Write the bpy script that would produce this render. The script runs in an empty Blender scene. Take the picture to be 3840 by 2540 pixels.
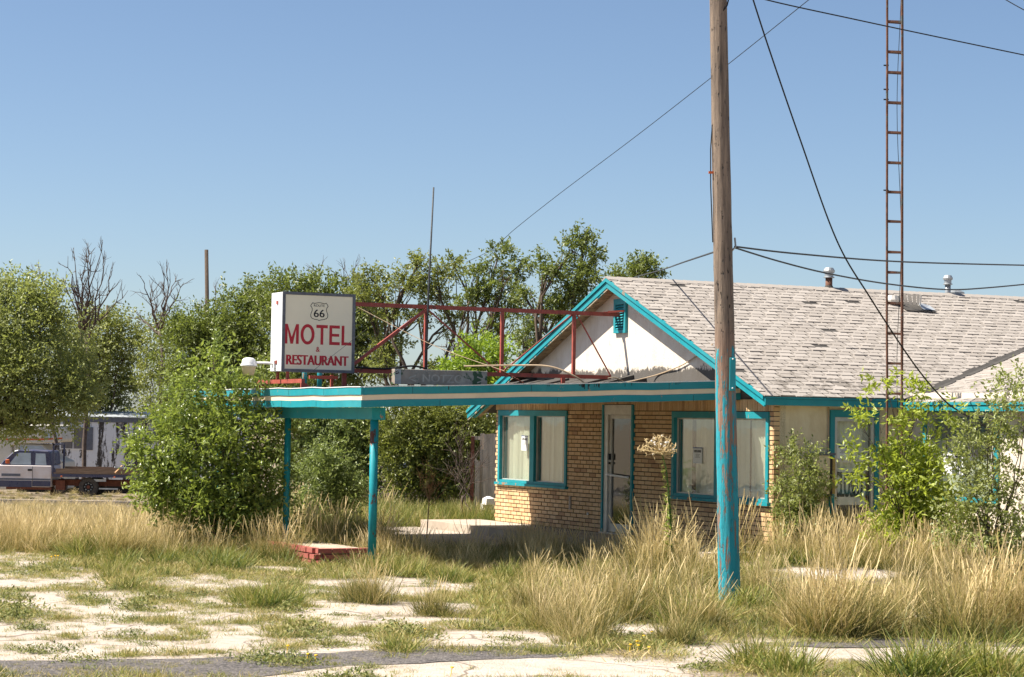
import bpy, math, random
import numpy as np
from mathutils import Matrix, Vector, Euler

random.seed(7)
rng = np.random.default_rng(11)
scene = bpy.context.scene
col = scene.collection

# ------------------------------------------------------------------ camera, light, exposure
FPX, IW, IH = 8200.0, 3840.0, 2540.0
EYE = 2.0
PITCH = math.atan(312.0 / FPX)
ROLL = 0.016
cam_d = bpy.data.cameras.new('camera')
cam = bpy.data.objects.new('camera', cam_d)
col.objects.link(cam)
cam_d.sensor_width = 36.0
cam_d.lens = FPX / IW * 36.0
cam_d.clip_start = 0.5
cam_d.clip_end = 6000
CR = Matrix.Rotation(math.pi / 2 + PITCH, 3, 'X') @ Matrix.Rotation(ROLL, 3, 'Z')
cam.matrix_world = Matrix.Translation((0, 0, EYE)) @ CR.to_4x4()
scene.camera = cam

SUN = Vector((-0.70, -0.02, 1.0)).normalized()
SUN_EL = math.asin(SUN.z)
world = bpy.data.worlds.new('World')
scene.world = world
world.use_nodes = True
wn = world.node_tree
wn.nodes.clear()
sky = wn.nodes.new('ShaderNodeTexSky')
sky.sky_type = 'NISHITA'
sky.sun_disc = False
sky.sun_elevation = SUN_EL
sky.sun_rotation = math.atan2(SUN.x, SUN.y)
sky.altitude = 1200
sky.air_density = 0.9
sky.dust_density = 1.7
sky.ozone_density = 2.6
bg = wn.nodes.new('ShaderNodeBackground')
bg.inputs['Strength'].default_value = 0.058
wo = wn.nodes.new('ShaderNodeOutputWorld')
wn.links.new(sky.outputs[0], bg.inputs[0])
wn.links.new(bg.outputs[0], wo.inputs[0])

sl = bpy.data.lights.new('sun', 'SUN')
sl.energy = 5.0
sl.angle = math.radians(0.53)
sl.color = (1.0, 0.93, 0.82)
so = bpy.data.objects.new('sun', sl)
so.rotation_euler = SUN.to_track_quat('Z', 'Y').to_euler()
so.location = (-30, 0, 40)
col.objects.link(so)

scene.view_settings.view_transform = 'Standard'
scene.view_settings.look = 'None'
scene.view_settings.exposure = 1.2
scene.view_settings.gamma = 1.0
scene.view_settings.use_curve_mapping = False
try:
    scene.cycles.max_bounces = 6
    scene.cycles.transparent_max_bounces = 12
    scene.cycles.diffuse_bounces = 3
    scene.cycles.glossy_bounces = 3
    scene.cycles.use_denoising = True
except Exception:
    pass

CRn = np.array(CR)


def ray(px, py):
    d = CRn @ np.array([(px - IW / 2) / FPX, -(py - IH / 2) / FPX, -1.0])
    return d


def at(px, py, Y):
    """world point on the pixel's ray at depth Y"""
    d = ray(px, py)
    k = Y / d[1]
    return np.array([d[0] * k, Y, EYE + d[2] * k])


def to_px(P):
    """world points (n,3) -> source pixels"""
    P = np.asarray(P, float).reshape(-1, 3)
    q = (P - np.array([0, 0, EYE])) @ CRn
    return np.stack([IW / 2 + FPX * q[:, 0] / -q[:, 2], IH / 2 - FPX * q[:, 1] / -q[:, 2]], 1)


def gz(X, Y):
    Y = np.asarray(Y, float)
    X = np.asarray(X, float)
    ky = np.clip((Y - 24.5) / 4.5, 0, 1); kx_ = np.clip((X - 2.2) / 1.6, 0, 1)
    bank = .26 * ky * ky * (3 - 2 * ky) * kx_ * kx_ * (3 - 2 * kx_) * np.clip((40 - Y) / 4.0, 0, 1)
    return -np.clip(Y - 40.0, 0, 70.0) * 0.0257 + bank


# building frame: r along the ridge, u along the gable wall, z up
PHI = math.radians(25.75)
KX, KY = 3.65, 30.4
ER = np.array([math.cos(PHI), math.sin(PHI), 0.0])
EW = np.array([-math.sin(PHI), math.cos(PHI), 0.0])


def W(r, u, z=0.0):
    return np.array([KX, KY, 0.0]) + r * ER + u * EW + np.array([0, 0, z])


# ------------------------------------------------------------------ object helpers
def tag(o, label=None, cat=None, group=None, kind=None):
    if label: o['label'] = label
    if cat: o['category'] = cat
    if group: o['group'] = group
    if kind: o['kind'] = kind
    return o


def thing(name, label, cat, loc=(0, 0, 0), rz=0.0, group=None):
    o = bpy.data.objects.new(name, None)
    o.empty_display_size = 0.2
    col.objects.link(o)
    o.location = tuple(float(v) for v in loc)
    o.rotation_euler = (0, 0, rz)
    return tag(o, label, cat, group)


def local_thing(name, label, cat, r, u, z, group=None):
    """thing placed in the building frame; its parts are built in (r,u,z) and shifted by its origin"""
    o = thing(name, label, cat, W(r, u, z), PHI, group)
    ORG[o.name] = (r, u, z)
    return o


ORG = {}


class MB:
    def __init__(self):
        self.v = []
        self.f = []

    def add(self, vs, fs):
        n = len(self.v)
        self.v.extend([tuple(map(float, p)) for p in vs])
        self.f.extend([tuple(i + n for i in f) for f in fs])
        return self

    def box(self, a, b):
        x0, y0, z0 = a
        x1, y1, z1 = b
        if x0 > x1: x0, x1 = x1, x0
        if y0 > y1: y0, y1 = y1, y0
        if z0 > z1: z0, z1 = z1, z0
        return self.add([(x0, y0, z0), (x1, y0, z0), (x1, y1, z0), (x0, y1, z0), (x0, y0, z1), (x1, y0, z1), (x1, y1, z1), (x0, y1, z1)],
                        [(0, 3, 2, 1), (4, 5, 6, 7), (0, 1, 5, 4), (1, 2, 6, 5), (2, 3, 7, 6), (3, 0, 4, 7)])

    def hexa(self, p):
        """8 corners in box order"""
        return self.add(p, [(0, 3, 2, 1), (4, 5, 6, 7), (0, 1, 5, 4), (1, 2, 6, 5), (2, 3, 7, 6), (3, 0, 4, 7)])

    def prism(self, poly, axis, a, b):
        """extrude a polygon of 2d points along axis (0,1,2) from a to b"""
        n = len(poly)
        def mk(p, t):
            if axis == 0: return (t, p[0], p[1])
            if axis == 1: return (p[0], t, p[1])
            return (p[0], p[1], t)
        vs = [mk(p, a) for p in poly] + [mk(p, b) for p in poly]
        fs = [tuple(range(n))[::-1], tuple(range(n, 2 * n))]
        for i in range(n):
            j = (i + 1) % n
            fs.append((i, j, n + j, n + i))
        return self.add(vs, fs)

    def beam(self, p, q, w, h, up=(0, 0, 1)):
        p = np.array(p, float); q = np.array(q, float)
        d = q - p; L = np.linalg.norm(d); d = d / L
        up = np.array(up, float)
        s = np.cross(d, up)
        if np.linalg.norm(s) < 1e-5:
            s = np.cross(d, np.array([1.0, 0, 0]))
        s /= np.linalg.norm(s)
        t = np.cross(s, d)
        c = []
        for e in (p, q):
            for a, b in ((-1, -1), (1, -1), (1, 1), (-1, 1)):
                c.append(e + s * a * w / 2 + t * b * h / 2)
        return self.add(c, [(0, 1, 2, 3), (7, 6, 5, 4), (0, 4, 5, 1), (1, 5, 6, 2), (2, 6, 7, 3), (3, 7, 4, 0)])

    def tube(self, pts, rad, n=8, cap=True):
        pts = [np.array(p, float) for p in pts]
        if not hasattr(rad, '__len__'):
            rad = [rad] * len(pts)
        base = len(self.v)
        prev = None
        for i, p in enumerate(pts):
            if i == 0: d = pts[1] - p
            elif i == len(pts) - 1: d = p - pts[i - 1]
            else: d = pts[i + 1] - pts[i - 1]
            d = d / (np.linalg.norm(d) + 1e-9)
            if prev is None:
                a = np.array([1.0, 0, 0]) if abs(d[0]) < 0.8 else np.array([0, 1.0, 0])
                s = np.cross(d, a)
            else:
                s = prev - d * np.dot(prev, d)
            s /= (np.linalg.norm(s) + 1e-9)
            prev = s
            t = np.cross(d, s)
            for k in range(n):
                an = 2 * math.pi * k / n
                self.v.append(tuple(p + rad[i] * (math.cos(an) * s + math.sin(an) * t)))
        for i in range(len(pts) - 1):
            for k in range(n):
                a = base + i * n + k
                b = base + i * n + (k + 1) % n
                self.f.append((a, b, b + n, a + n))
        if cap:
            self.f.append(tuple(base + k for k in range(n))[::-1])
            self.f.append(tuple(base + (len(pts) - 1) * n + k for k in range(n)))
        return self

    def lathe(self, c, prof, n=16):
        """prof: list of (radius, z) about vertical axis at c"""
        base = len(self.v)
        for r, z in prof:
            for k in range(n):
                an = 2 * math.pi * k / n
                self.v.append((c[0] + r * math.cos(an), c[1] + r * math.sin(an), c[2] + z))
        m = len(prof)
        for i in range(m - 1):
            for k in range(n):
                a = base + i * n + k
                b = base + i * n + (k + 1) % n
                self.f.append((a, b, b + n, a + n))
        self.f.append(tuple(base + k for k in range(n))[::-1])
        self.f.append(tuple(base + (m - 1) * n + k for k in range(n)))
        return self

    def disc_y(self, c, r, y0, y1, n=24, r_in=None):
        """wheel-like cylinder with axis y"""
        base = len(self.v)
        prof = [(r * 0.93, y0), (r, y0 + 0.03), (r, y1 - 0.03), (r * 0.93, y1)] if r_in is None else [(r_in, y0), (r * 0.93, y0), (r, y0 + 0.04), (r, y1 - 0.04), (r * 0.93, y1), (r_in, y1)]
        m = len(prof)
        for rr, y in prof:
            for k in range(n):
                an = 2 * math.pi * k / n
                self.v.append((c[0] + rr * math.cos(an), y, c[2] + rr * math.sin(an)))
        rows = m if r_in is not None else m - 1
        for i in range(rows):
            for k in range(n):
                a = base + (i % m) * n + k
                b = base + (i % m) * n + (k + 1) % n
                i2 = (i + 1) % m
                self.f.append((a, base + i2 * n + k, base + i2 * n + (k + 1) % n, b))
        if r_in is None:
            self.f.append(tuple(base + k for k in range(n)))
            self.f.append(tuple(base + (m - 1) * n + k for k in range(n))[::-1])
        return self

    def build(self, name, mat, parent=None, smooth=False, bevel=0.0):
        me = bpy.data.meshes.new(name)
        v = np.array(self.v, float).reshape(-1, 3)
        if parent is not None:
            root = parent
            while root.parent is not None: root = root.parent
            if root.name in ORG:
                v = v - np.array(ORG[root.name])
        me.from_pydata([tuple(p) for p in v], [], self.f)
        me.materials.append(mat)
        if smooth:
            me.polygons.foreach_set('use_smooth', [True] * len(me.polygons))
        o = bpy.data.objects.new(name, me)
        col.objects.link(o)
        if parent is not None: o.parent = parent
        if bevel > 0:
            m = o.modifiers.new('bevel', 'BEVEL'); m.width = bevel; m.segments = 1; m.limit_method = 'ANGLE'
        return o


def np_mesh(name, V, Q, mat, parent=None, attr=None, kind=None, fsize=4):
    """fast mesh from arrays: V (n,3), Q (m,fsize)"""
    me = bpy.data.meshes.new(name)
    V = np.ascontiguousarray(V, dtype=np.float32)
    Q = np.ascontiguousarray(Q, dtype=np.int32)
    me.vertices.add(len(V)); me.vertices.foreach_set('co', V.ravel())
    me.loops.add(Q.size); me.loops.foreach_set('vertex_index', Q.ravel())
    me.polygons.add(len(Q))
    me.polygons.foreach_set('loop_start', np.arange(0, Q.size, fsize, dtype=np.int32))
    me.polygons.foreach_set('loop_total', np.full(len(Q), fsize, dtype=np.int32))
    if attr is not None:
        for k, a in attr.items():
            at_ = me.attributes.new(k, 'FLOAT', 'POINT')
            at_.data.foreach_set('value', np.ascontiguousarray(a, dtype=np.float32))
    me.polygons.foreach_set('use_smooth', [False] * len(Q))
    me.update(calc_edges=True)
    if mat is not None: me.materials.append(mat)
    if name.startswith('_'):
        return me
    o = bpy.data.objects.new(name, me)
    col.objects.link(o)
    if parent is not None: o.parent = parent
    if kind: o['kind'] = kind
    return o


# ------------------------------------------------------------------ materials
def nodes_of(name):
    m = bpy.data.materials.new(name)
    m.use_nodes = True
    nt = m.node_tree
    b = nt.nodes['Principled BSDF']
    return m, nt, b


def N(nt, t, **kw):
    n = nt.nodes.new(t)
    for k, v in kw.items():
        setattr(n, k, v)
    return n


def coords(nt, scale=(1, 1, 1), kind='Object'):
    tc = N(nt, 'ShaderNodeTexCoord')
    mp = N(nt, 'ShaderNodeMapping')
    mp.inputs['Scale'].default_value = scale
    nt.links.new(tc.outputs[kind], mp.inputs['Vector'])
    return mp.outputs[0]


def noise(nt, vec, scale, detail=4, rough=0.6, dist=0.0):
    n = N(nt, 'ShaderNodeTexNoise')
    n.inputs['Scale'].default_value = scale
    n.inputs['Detail'].default_value = detail
    n.inputs['Roughness'].default_value = rough
    n.inputs['Distortion'].default_value = dist
    nt.links.new(vec, n.inputs['Vector'])
    return n.outputs['Fac']


def ramp(nt, fac, a, b, ca=0.0, cb=1.0):
    m = N(nt, 'ShaderNodeMapRange')
    m.inputs['From Min'].default_value = a
    m.inputs['From Max'].default_value = b
    m.inputs['To Min'].default_value = ca
    m.inputs['To Max'].default_value = cb
    nt.links.new(fac, m.inputs['Value'])
    return m.outputs[0]


def mixc(nt, fac, c1, c2):
    m = N(nt, 'ShaderNodeMix', data_type='RGBA')
    for sock, c in ((6, c1), (7, c2)):
        if isinstance(c, (tuple, list)):
            m.inputs[sock].default_value = (c[0], c[1], c[2], 1)
        else:
            nt.links.new(c, m.inputs[sock])
    if isinstance(fac, (int, float)):
        m.inputs[0].default_value = fac
    else:
        nt.links.new(fac, m.inputs[0])
    return m.outputs[2]


def math_(nt, op, a, b=None):
    m = N(nt, 'ShaderNodeMath', operation=op)
    for i, x in enumerate((a, b)):
        if x is None: continue
        if isinstance(x, (int, float)): m.inputs[i].default_value = x
        else: nt.links.new(x, m.inputs[i])
    return m.outputs[0]


def bump(nt, b, h, strength=0.3, dist=0.01):
    n = N(nt, 'ShaderNodeBump')
    n.inputs['Strength'].default_value = strength
    n.inputs['Distance'].default_value = dist
    nt.links.new(h, n.inputs['Height'])
    nt.links.new(n.outputs[0], b.inputs['Normal'])


def sc(c, k):
    return tuple(min(1.0, x * k) for x in c)


def pmat(name, base, rough=0.7, var=0.18, scale=6.0, bmp=0.15, stretch=(1, 1, 1), metal=0.0, spec=0.3,
         wear=None, wear_amt=0.6, wear_scale=14.0, wear_stretch=(1, 1, 1), dirt=None, dirt_amt=0.5):
    """surface with tonal variation, optional worn-through second colour and broad dirt"""
    m, nt, b = nodes_of(name)
    v = coords(nt, stretch)
    n1 = noise(nt, v, scale, 5, 0.65)
    c = mixc(nt, ramp(nt, n1, 0.3, 0.7), sc(base, 1 - var), sc(base, 1 + var))
    if dirt:
        n3 = noise(nt, coords(nt, (1, 1, 1)), 1.1, 5, 0.7, 0.6)
        c = mixc(nt, math_(nt, 'MULTIPLY', ramp(nt, n3, 0.42, 0.75), dirt_amt), c, dirt)
    h = n1
    if wear:
        n2 = noise(nt, coords(nt, wear_stretch), wear_scale, 6, 0.7, 0.3)
        w = ramp(nt, n2, wear_amt, wear_amt + 0.025)
        n4 = noise(nt, coords(nt, wear_stretch), wear_scale * 4, 3, 0.6)
        c = mixc(nt, w, c, mixc(nt, n4, sc(wear, 0.6), sc(wear, 1.3)))
        h = math_(nt, 'SUBTRACT', math_(nt, 'MULTIPLY', n1, 0.3), w)
    nt.links.new(c, b.inputs['Base Color'])
    b.inputs['Roughness'].default_value = rough
    b.inputs['Metallic'].default_value = metal
    b.inputs['Specular IOR Level'].default_value = spec
    if bmp: bump(nt, b, h, bmp, 0.01)
    return m


TEAL = (0.010, 0.245, 0.29)
M = {}
M['teal'] = pmat('teal_paint', TEAL, 0.5, 0.12, 5, 0.12, wear=(0.32, 0.22, 0.15), wear_amt=0.635, wear_scale=5, wear_stretch=(1, 1, .6), dirt=(0.06, 0.27, 0.29), dirt_amt=0.6)
M['teal_peel'] = pmat('teal_paint_peeling', TEAL, 0.55, 0.15, 5, 0.3, wear=(0.36, 0.22, 0.13), wear_amt=0.60, wear_scale=6)
M['teal_rust'] = pmat('teal_paint_rusted', TEAL, 0.5, 0.12, 5, 0.3, wear=(0.12, 0.045, 0.03), wear_amt=0.56, wear_scale=5, wear_stretch=(1, 1, .45))
M['cream'] = pmat('cream_band_paint', (0.82, 0.64, 0.46), 0.55, 0.08, 4, 0.05)
M['red_steel'] = pmat('red_painted_steel', (0.33, 0.075, 0.055), 0.55, 0.2, 8, 0.15, wear=(0.13, 0.06, 0.045), wear_amt=0.62, wear_scale=9)
M['sign_metal'] = pmat('sign_side_metal', (0.72, 0.73, 0.76), 0.45, 0.08, 4, 0.06, wear=(0.1, 0.06, 0.05), wear_amt=0.74, wear_scale=16)
M['sign_frame'] = pmat('sign_frame_metal', (0.13, 0.14, 0.16), 0.5, 0.25, 12, 0.1)
M['sign_face'] = pmat('sign_face_plastic', (0.86, 0.79, 0.60), 0.35, 0.04, 2, 0.0)
M['sign_red'] = pmat('sign_red_print', (0.48, 0.02, 0.035), 0.4, 0.06, 3, 0.0)
M['black'] = pmat('black_print', (0.012, 0.012, 0.014), 0.5, 0.1, 3, 0.0)
M['white'] = pmat('white_plastic', (0.72, 0.72, 0.72), 0.4, 0.06, 4, 0.0)
M['paper'] = pmat('notice_paper', (0.78, 0.78, 0.76), 0.6, 0.04, 5, 0.0)
M['lamp_lens'] = pmat('lamp_lens', (0.55, 0.47, 0.32), 0.3, 0.06, 4, 0.0)
M['alu'] = pmat('dull_aluminium', (0.55, 0.52, 0.47), 0.45, 0.14, 7, 0.05, metal=0.35)
M['galv'] = pmat('galvanised_metal', (0.34, 0.36, 0.37), 0.45, 0.25, 6, 0.08, metal=0.5)
M['rust_pipe'] = pmat('rusty_pipe', (0.13, 0.062, 0.04), 0.8, 0.45, 10, 0.2, wear=(0.10, 0.10, 0.09), wear_amt=0.58, wear_scale=7)
M['rust'] = pmat('rust', (0.15, 0.055, 0.035), 0.85, 0.35, 9, 0.2)
M['cable'] = pmat('black_cable', (0.012, 0.012, 0.012), 0.6, 0.1, 5, 0)
M['grey_cable'] = pmat('grey_braided_cable', (0.05, 0.055, 0.06), 0.6, 0.5, 60, 0)
M['tan_cable'] = pmat('tan_cable', (0.42, 0.31, 0.2), 0.6, 0.15, 6, 0)
M['concrete'] = pmat('concrete', (0.44, 0.37, 0.3), 0.9, 0.15, 4, 0.3, dirt=(0.2, 0.16, 0.12))
M['mortar'] = pmat('dark_mortar', (0.06, 0.045, 0.035), 0.95, 0.3, 30, 0.2)
M['wood_grey'] = pmat('weathered_boards', (0.46, 0.39, 0.32), 0.9, 0.35, 5, 0.3, stretch=(6, 6, .5))
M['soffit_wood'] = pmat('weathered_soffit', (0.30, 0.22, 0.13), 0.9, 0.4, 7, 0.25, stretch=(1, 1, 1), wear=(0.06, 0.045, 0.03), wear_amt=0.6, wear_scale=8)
M['dark'] = pmat('dark_void', (0.02, 0.018, 0.016), 0.9, 0.2, 3, 0)
M['bark'] = pmat('bark', (0.085, 0.062, 0.045), 0.95, 0.4, 9, 0.5, stretch=(4, 4, 0.8))
M['dead_wood'] = pmat('dead_wood', (0.10, 0.075, 0.062), 0.95, 0.35, 9, 0.2)
M['red_brick'] = pmat('red_painted_brick', (0.36, 0.10, 0.08), 0.8, 0.2, 8, 0.25, wear=(0.55, 0.45, 0.36), wear_amt=0.62, wear_scale=9)
M['blind'] = pmat('vinyl_blind', (0.83, 0.81, 0.68), 0.7, 0.12, 3, 0, stretch=(4, 4, .2))
M['curtain'] = pmat('grey_curtain', (0.16, 0.15, 0.15), 0.9, 0.5, 5, 0, stretch=(6, 6, .3))
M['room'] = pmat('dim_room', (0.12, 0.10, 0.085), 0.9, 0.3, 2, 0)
M['roof_deck'] = pmat('tar_roof', (0.06, 0.055, 0.05), 0.95, 0.3, 6, 0.3)
M['board_cream'] = pmat('flaking_rake_board', (0.5, 0.42, 0.3), 0.8, 0.2, 6, 0.2, wear=TEAL, wear_amt=0.5, wear_scale=5)


def brick_mat():
    m, nt, b = nodes_of('tan_brick')
    oi = N(nt, 'ShaderNodeObjectInfo')
    a = N(nt, 'ShaderNodeAttribute', attribute_name='rnd')
    rv = math_(nt, 'FRACT', math_(nt, 'ADD', math_(nt, 'MULTIPLY', oi.outputs['Random'], 7.31), a.outputs['Fac']))
    g = N(nt, 'ShaderNodeNewGeometry')
    n1 = noise(nt, g.outputs['Position'], 38, 5, 0.65)
    n2 = noise(nt, g.outputs['Position'], 2.0, 4, 0.6)
    c = mixc(nt, rv, (0.60, 0.365, 0.175), (0.75, 0.51, 0.28))
    c = mixc(nt, ramp(nt, rv, 0.88, 0.93), c, (0.44, 0.245, 0.12))
    c = mixc(nt, math_(nt, 'MULTIPLY', ramp(nt, n1, 0.35, 0.75), 0.35), c, (0.30, 0.18, 0.1))
    c = mixc(nt, math_(nt, 'MULTIPLY', ramp(nt, n2, 0.35, 0.7), 0.3), c, (0.74, 0.54, 0.34))
    nt.links.new(c, b.inputs['Base Color'])
    b.inputs['Roughness'].default_value = 0.85
    bump(nt, b, n1, 0.35, 0.008)
    return m


def shingle_mat():
    m, nt, b = nodes_of('pale_shingle')
    oi = N(nt, 'ShaderNodeObjectInfo')
    a = N(nt, 'ShaderNodeAttribute', attribute_name='rnd')
    rv = math_(nt, 'FRACT', math_(nt, 'ADD', math_(nt, 'MULTIPLY', oi.outputs['Random'], 5.7), a.outputs['Fac']))
    g = N(nt, 'ShaderNodeNewGeometry')
    n1 = noise(nt, g.outputs['Position'], 60, 4, 0.7)
    n2 = noise(nt, g.outputs['Position'], 3.5, 6, 0.75, 0.5)
    c = mixc(nt, rv, (0.28, 0.25, 0.22), (0.37, 0.335, 0.30))
    c = mixc(nt, math_(nt, 'MULTIPLY', n1, 0.35), c, (0.22, 0.19, 0.17))
    # granule loss, heavier towards the eaves: dark felt showing
    sx = N(nt, 'ShaderNodeSeparateXYZ')
    nt.links.new(g.outputs['Position'], sx.inputs[0])
    low = ramp(nt, sx.outputs['Z'], 3.5, 2.4, 0.0, 0.2)
    w = ramp(nt, math_(nt, 'ADD', n2, low), 0.67, 0.76)
    c = mixc(nt, math_(nt, 'MULTIPLY', w, 0.7), c, (0.09, 0.075, 0.06))
    nt.links.new(c, b.inputs['Base Color'])
    b.inputs['Roughness'].default_value = 0.95
    bump(nt, b, n1, 0.4, 0.008)
    return m


def stucco_mat(name, base, stain, tar=False):
    m, nt, b = nodes_of(name)
    v = coords(nt)
    n1 = noise(nt, v, 45, 4, 0.6)
    n2 = noise(nt, coords(nt, (1, 1, 0.45)), 3.2, 6, 0.75, 0.4)
    n3 = noise(nt, v, 1.3, 4, 0.6)
    c = mixc(nt, math_(nt, 'MULTIPLY', ramp(nt, n2, 0.42, 0.72), 0.75), base, stain)
    c = mixc(nt, math_(nt, 'MULTIPLY', ramp(nt, n3, 0.35, 0.7), 0.3), c, sc(base, 1.12))
    n6 = noise(nt, coords(nt, (1, 1, .3)), 7, 6, 0.75)
    c = mixc(nt, math_(nt, 'MULTIPLY', ramp(nt, n6, 0.60, 0.68), 0.5), c, sc(stain, 0.55))
    if tar:
        sx = N(nt, 'ShaderNodeSeparateXYZ')
        nt.links.new(v, sx.inputs[0])
        # dark tar where the canopy roof was sealed against the wall, with splashes above it
        band = ramp(nt, sx.outputs['Z'], 2.74, 2.98, 0.36, -0.10)
        n4 = noise(nt, coords(nt, (1, 1, 0.8)), 4.2, 6, 0.78, 0.6)
        w = ramp(nt, math_(nt, 'ADD', n4, band), 0.62, 0.69)
        c = mixc(nt, math_(nt, 'MULTIPLY', w, 0.9), c, (0.035, 0.032, 0.03))
    nt.links.new(c, b.inputs['Base Color'])
    b.inputs['Roughness'].default_value = 0.92
    bump(nt, b, n1, 0.45, 0.012)
    return m


def glass_mat(name, tint=(0.82, 0.86, 0.82), refl=0.14):
    m, nt, b = nodes_of(name)
    nt.nodes.remove(b)
    out = [n for n in nt.nodes if n.type == 'OUTPUT_MATERIAL'][0]
    tr = N(nt, 'ShaderNodeBsdfTransparent'); tr.inputs[0].default_value = (*tint, 1)
    gl = N(nt, 'ShaderNodeBsdfGlossy'); gl.inputs['Roughness'].default_value = 0.03
    gl.inputs[0].default_value = (0.9, 0.93, 0.95, 1)
    lw = N(nt, 'ShaderNodeLayerWeight'); lw.inputs[0].default_value = 0.5
    f = math_(nt, 'ADD', math_(nt, 'MULTIPLY', math_(nt, 'POWER', lw.outputs['Facing'], 4.0), 0.85), refl)
    v = coords(nt)
    nz = noise(nt, v, 1.2, 3, 0.5)
    bp = N(nt, 'ShaderNodeBump'); bp.inputs['Strength'].default_value = 0.05; bp.inputs['Distance'].default_value = 0.05
    nt.links.new(nz, bp.inputs['Height']); nt.links.new(bp.outputs[0], gl.inputs['Normal'])
    mx = N(nt, 'ShaderNodeMixShader')
    nt.links.new(f, mx.inputs[0]); nt.links.new(tr.outputs[0], mx.inputs[1]); nt.links.new(gl.outputs[0], mx.inputs[2])
    # dust film
    df = N(nt, 'ShaderNodeBsdfDiffuse'); df.inputs[0].default_value = (0.5, 0.47, 0.4, 1)
    n2 = noise(nt, coords(nt, (1, 1, .5)), 2.5, 5, 0.7)
    mx2 = N(nt, 'ShaderNodeMixShader')
    nt.links.new(math_(nt, 'MULTIPLY', n2, 0.09), mx2.inputs[0])
    nt.links.new(mx.outputs[0], mx2.inputs[1]); nt.links.new(df.outputs[0], mx2.inputs[2])
    nt.links.new(mx2.outputs[0], out.inputs[0])
    return m


def leaf_mat(name, dark, light, trans=0.35, rough=0.45):
    m, nt, b = nodes_of(name)
    out = [n for n in nt.nodes if n.type == 'OUTPUT_MATERIAL'][0]
    a = N(nt, 'ShaderNodeAttribute', attribute_name='rnd')
    c = mixc(nt, a.outputs['Fac'], dark, light)
    nt.links.new(c, b.inputs['Base Color'])
    b.inputs['Roughness'].default_value = rough
    b.inputs['Specular IOR Level'].default_value = 0.5
    tl = N(nt, 'ShaderNodeBsdfTranslucent')
    nt.links.new(mixc(nt, 0.55, c, (light[0] * 1.5, light[1] * 1.6, light[2] * 0.9)), tl.inputs[0])
    mx = N(nt, 'ShaderNodeMixShader'); mx.inputs[0].default_value = trans
    nt.links.new(b.outputs[0], mx.inputs[1]); nt.links.new(tl.outputs[0], mx.inputs[2])
    nt.links.new(mx.outputs[0], out.inputs[0])
    return m


def grass_mat(name, stops):
    """blade colour from per-blade 'rnd' (0 green .. 1 straw) jittered per tuft"""
    m, nt, b = nodes_of(name)
    out = [n for n in nt.nodes if n.type == 'OUTPUT_MATERIAL'][0]
    a = N(nt, 'ShaderNodeAttribute', attribute_name='rnd')
    oi = N(nt, 'ShaderNodeObjectInfo')
    v = math_(nt, 'ADD', a.outputs['Fac'], math_(nt, 'MULTIPLY', math_(nt, 'SUBTRACT', oi.outputs['Random'], 0.5), 0.45))
    cr = N(nt, 'ShaderNodeValToRGB')
    els = cr.color_ramp.elements
    els[0].position = stops[0][0]; els[0].color = (*stops[0][1], 1)
    els[1].position = stops[-1][0]; els[1].color = (*stops[-1][1], 1)
    for p, c in stops[1:-1]:
        e = els.new(p); e.color = (*c, 1)
    nt.links.new(v, cr.inputs[0])
    nt.links.new(cr.outputs[0], b.inputs['Base Color'])
    b.inputs['Roughness'].default_value = 0.6
    tl = N(nt, 'ShaderNodeBsdfTranslucent')
    nt.links.new(cr.outputs[0], tl.inputs[0])
    mx = N(nt, 'ShaderNodeMixShader'); mx.inputs[0].default_value = 0.3
    nt.links.new(b.outputs[0], mx.inputs[1]); nt.links.new(tl.outputs[0], mx.inputs[2])
    nt.links.new(mx.outputs[0], out.inputs[0])
    return m


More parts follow.
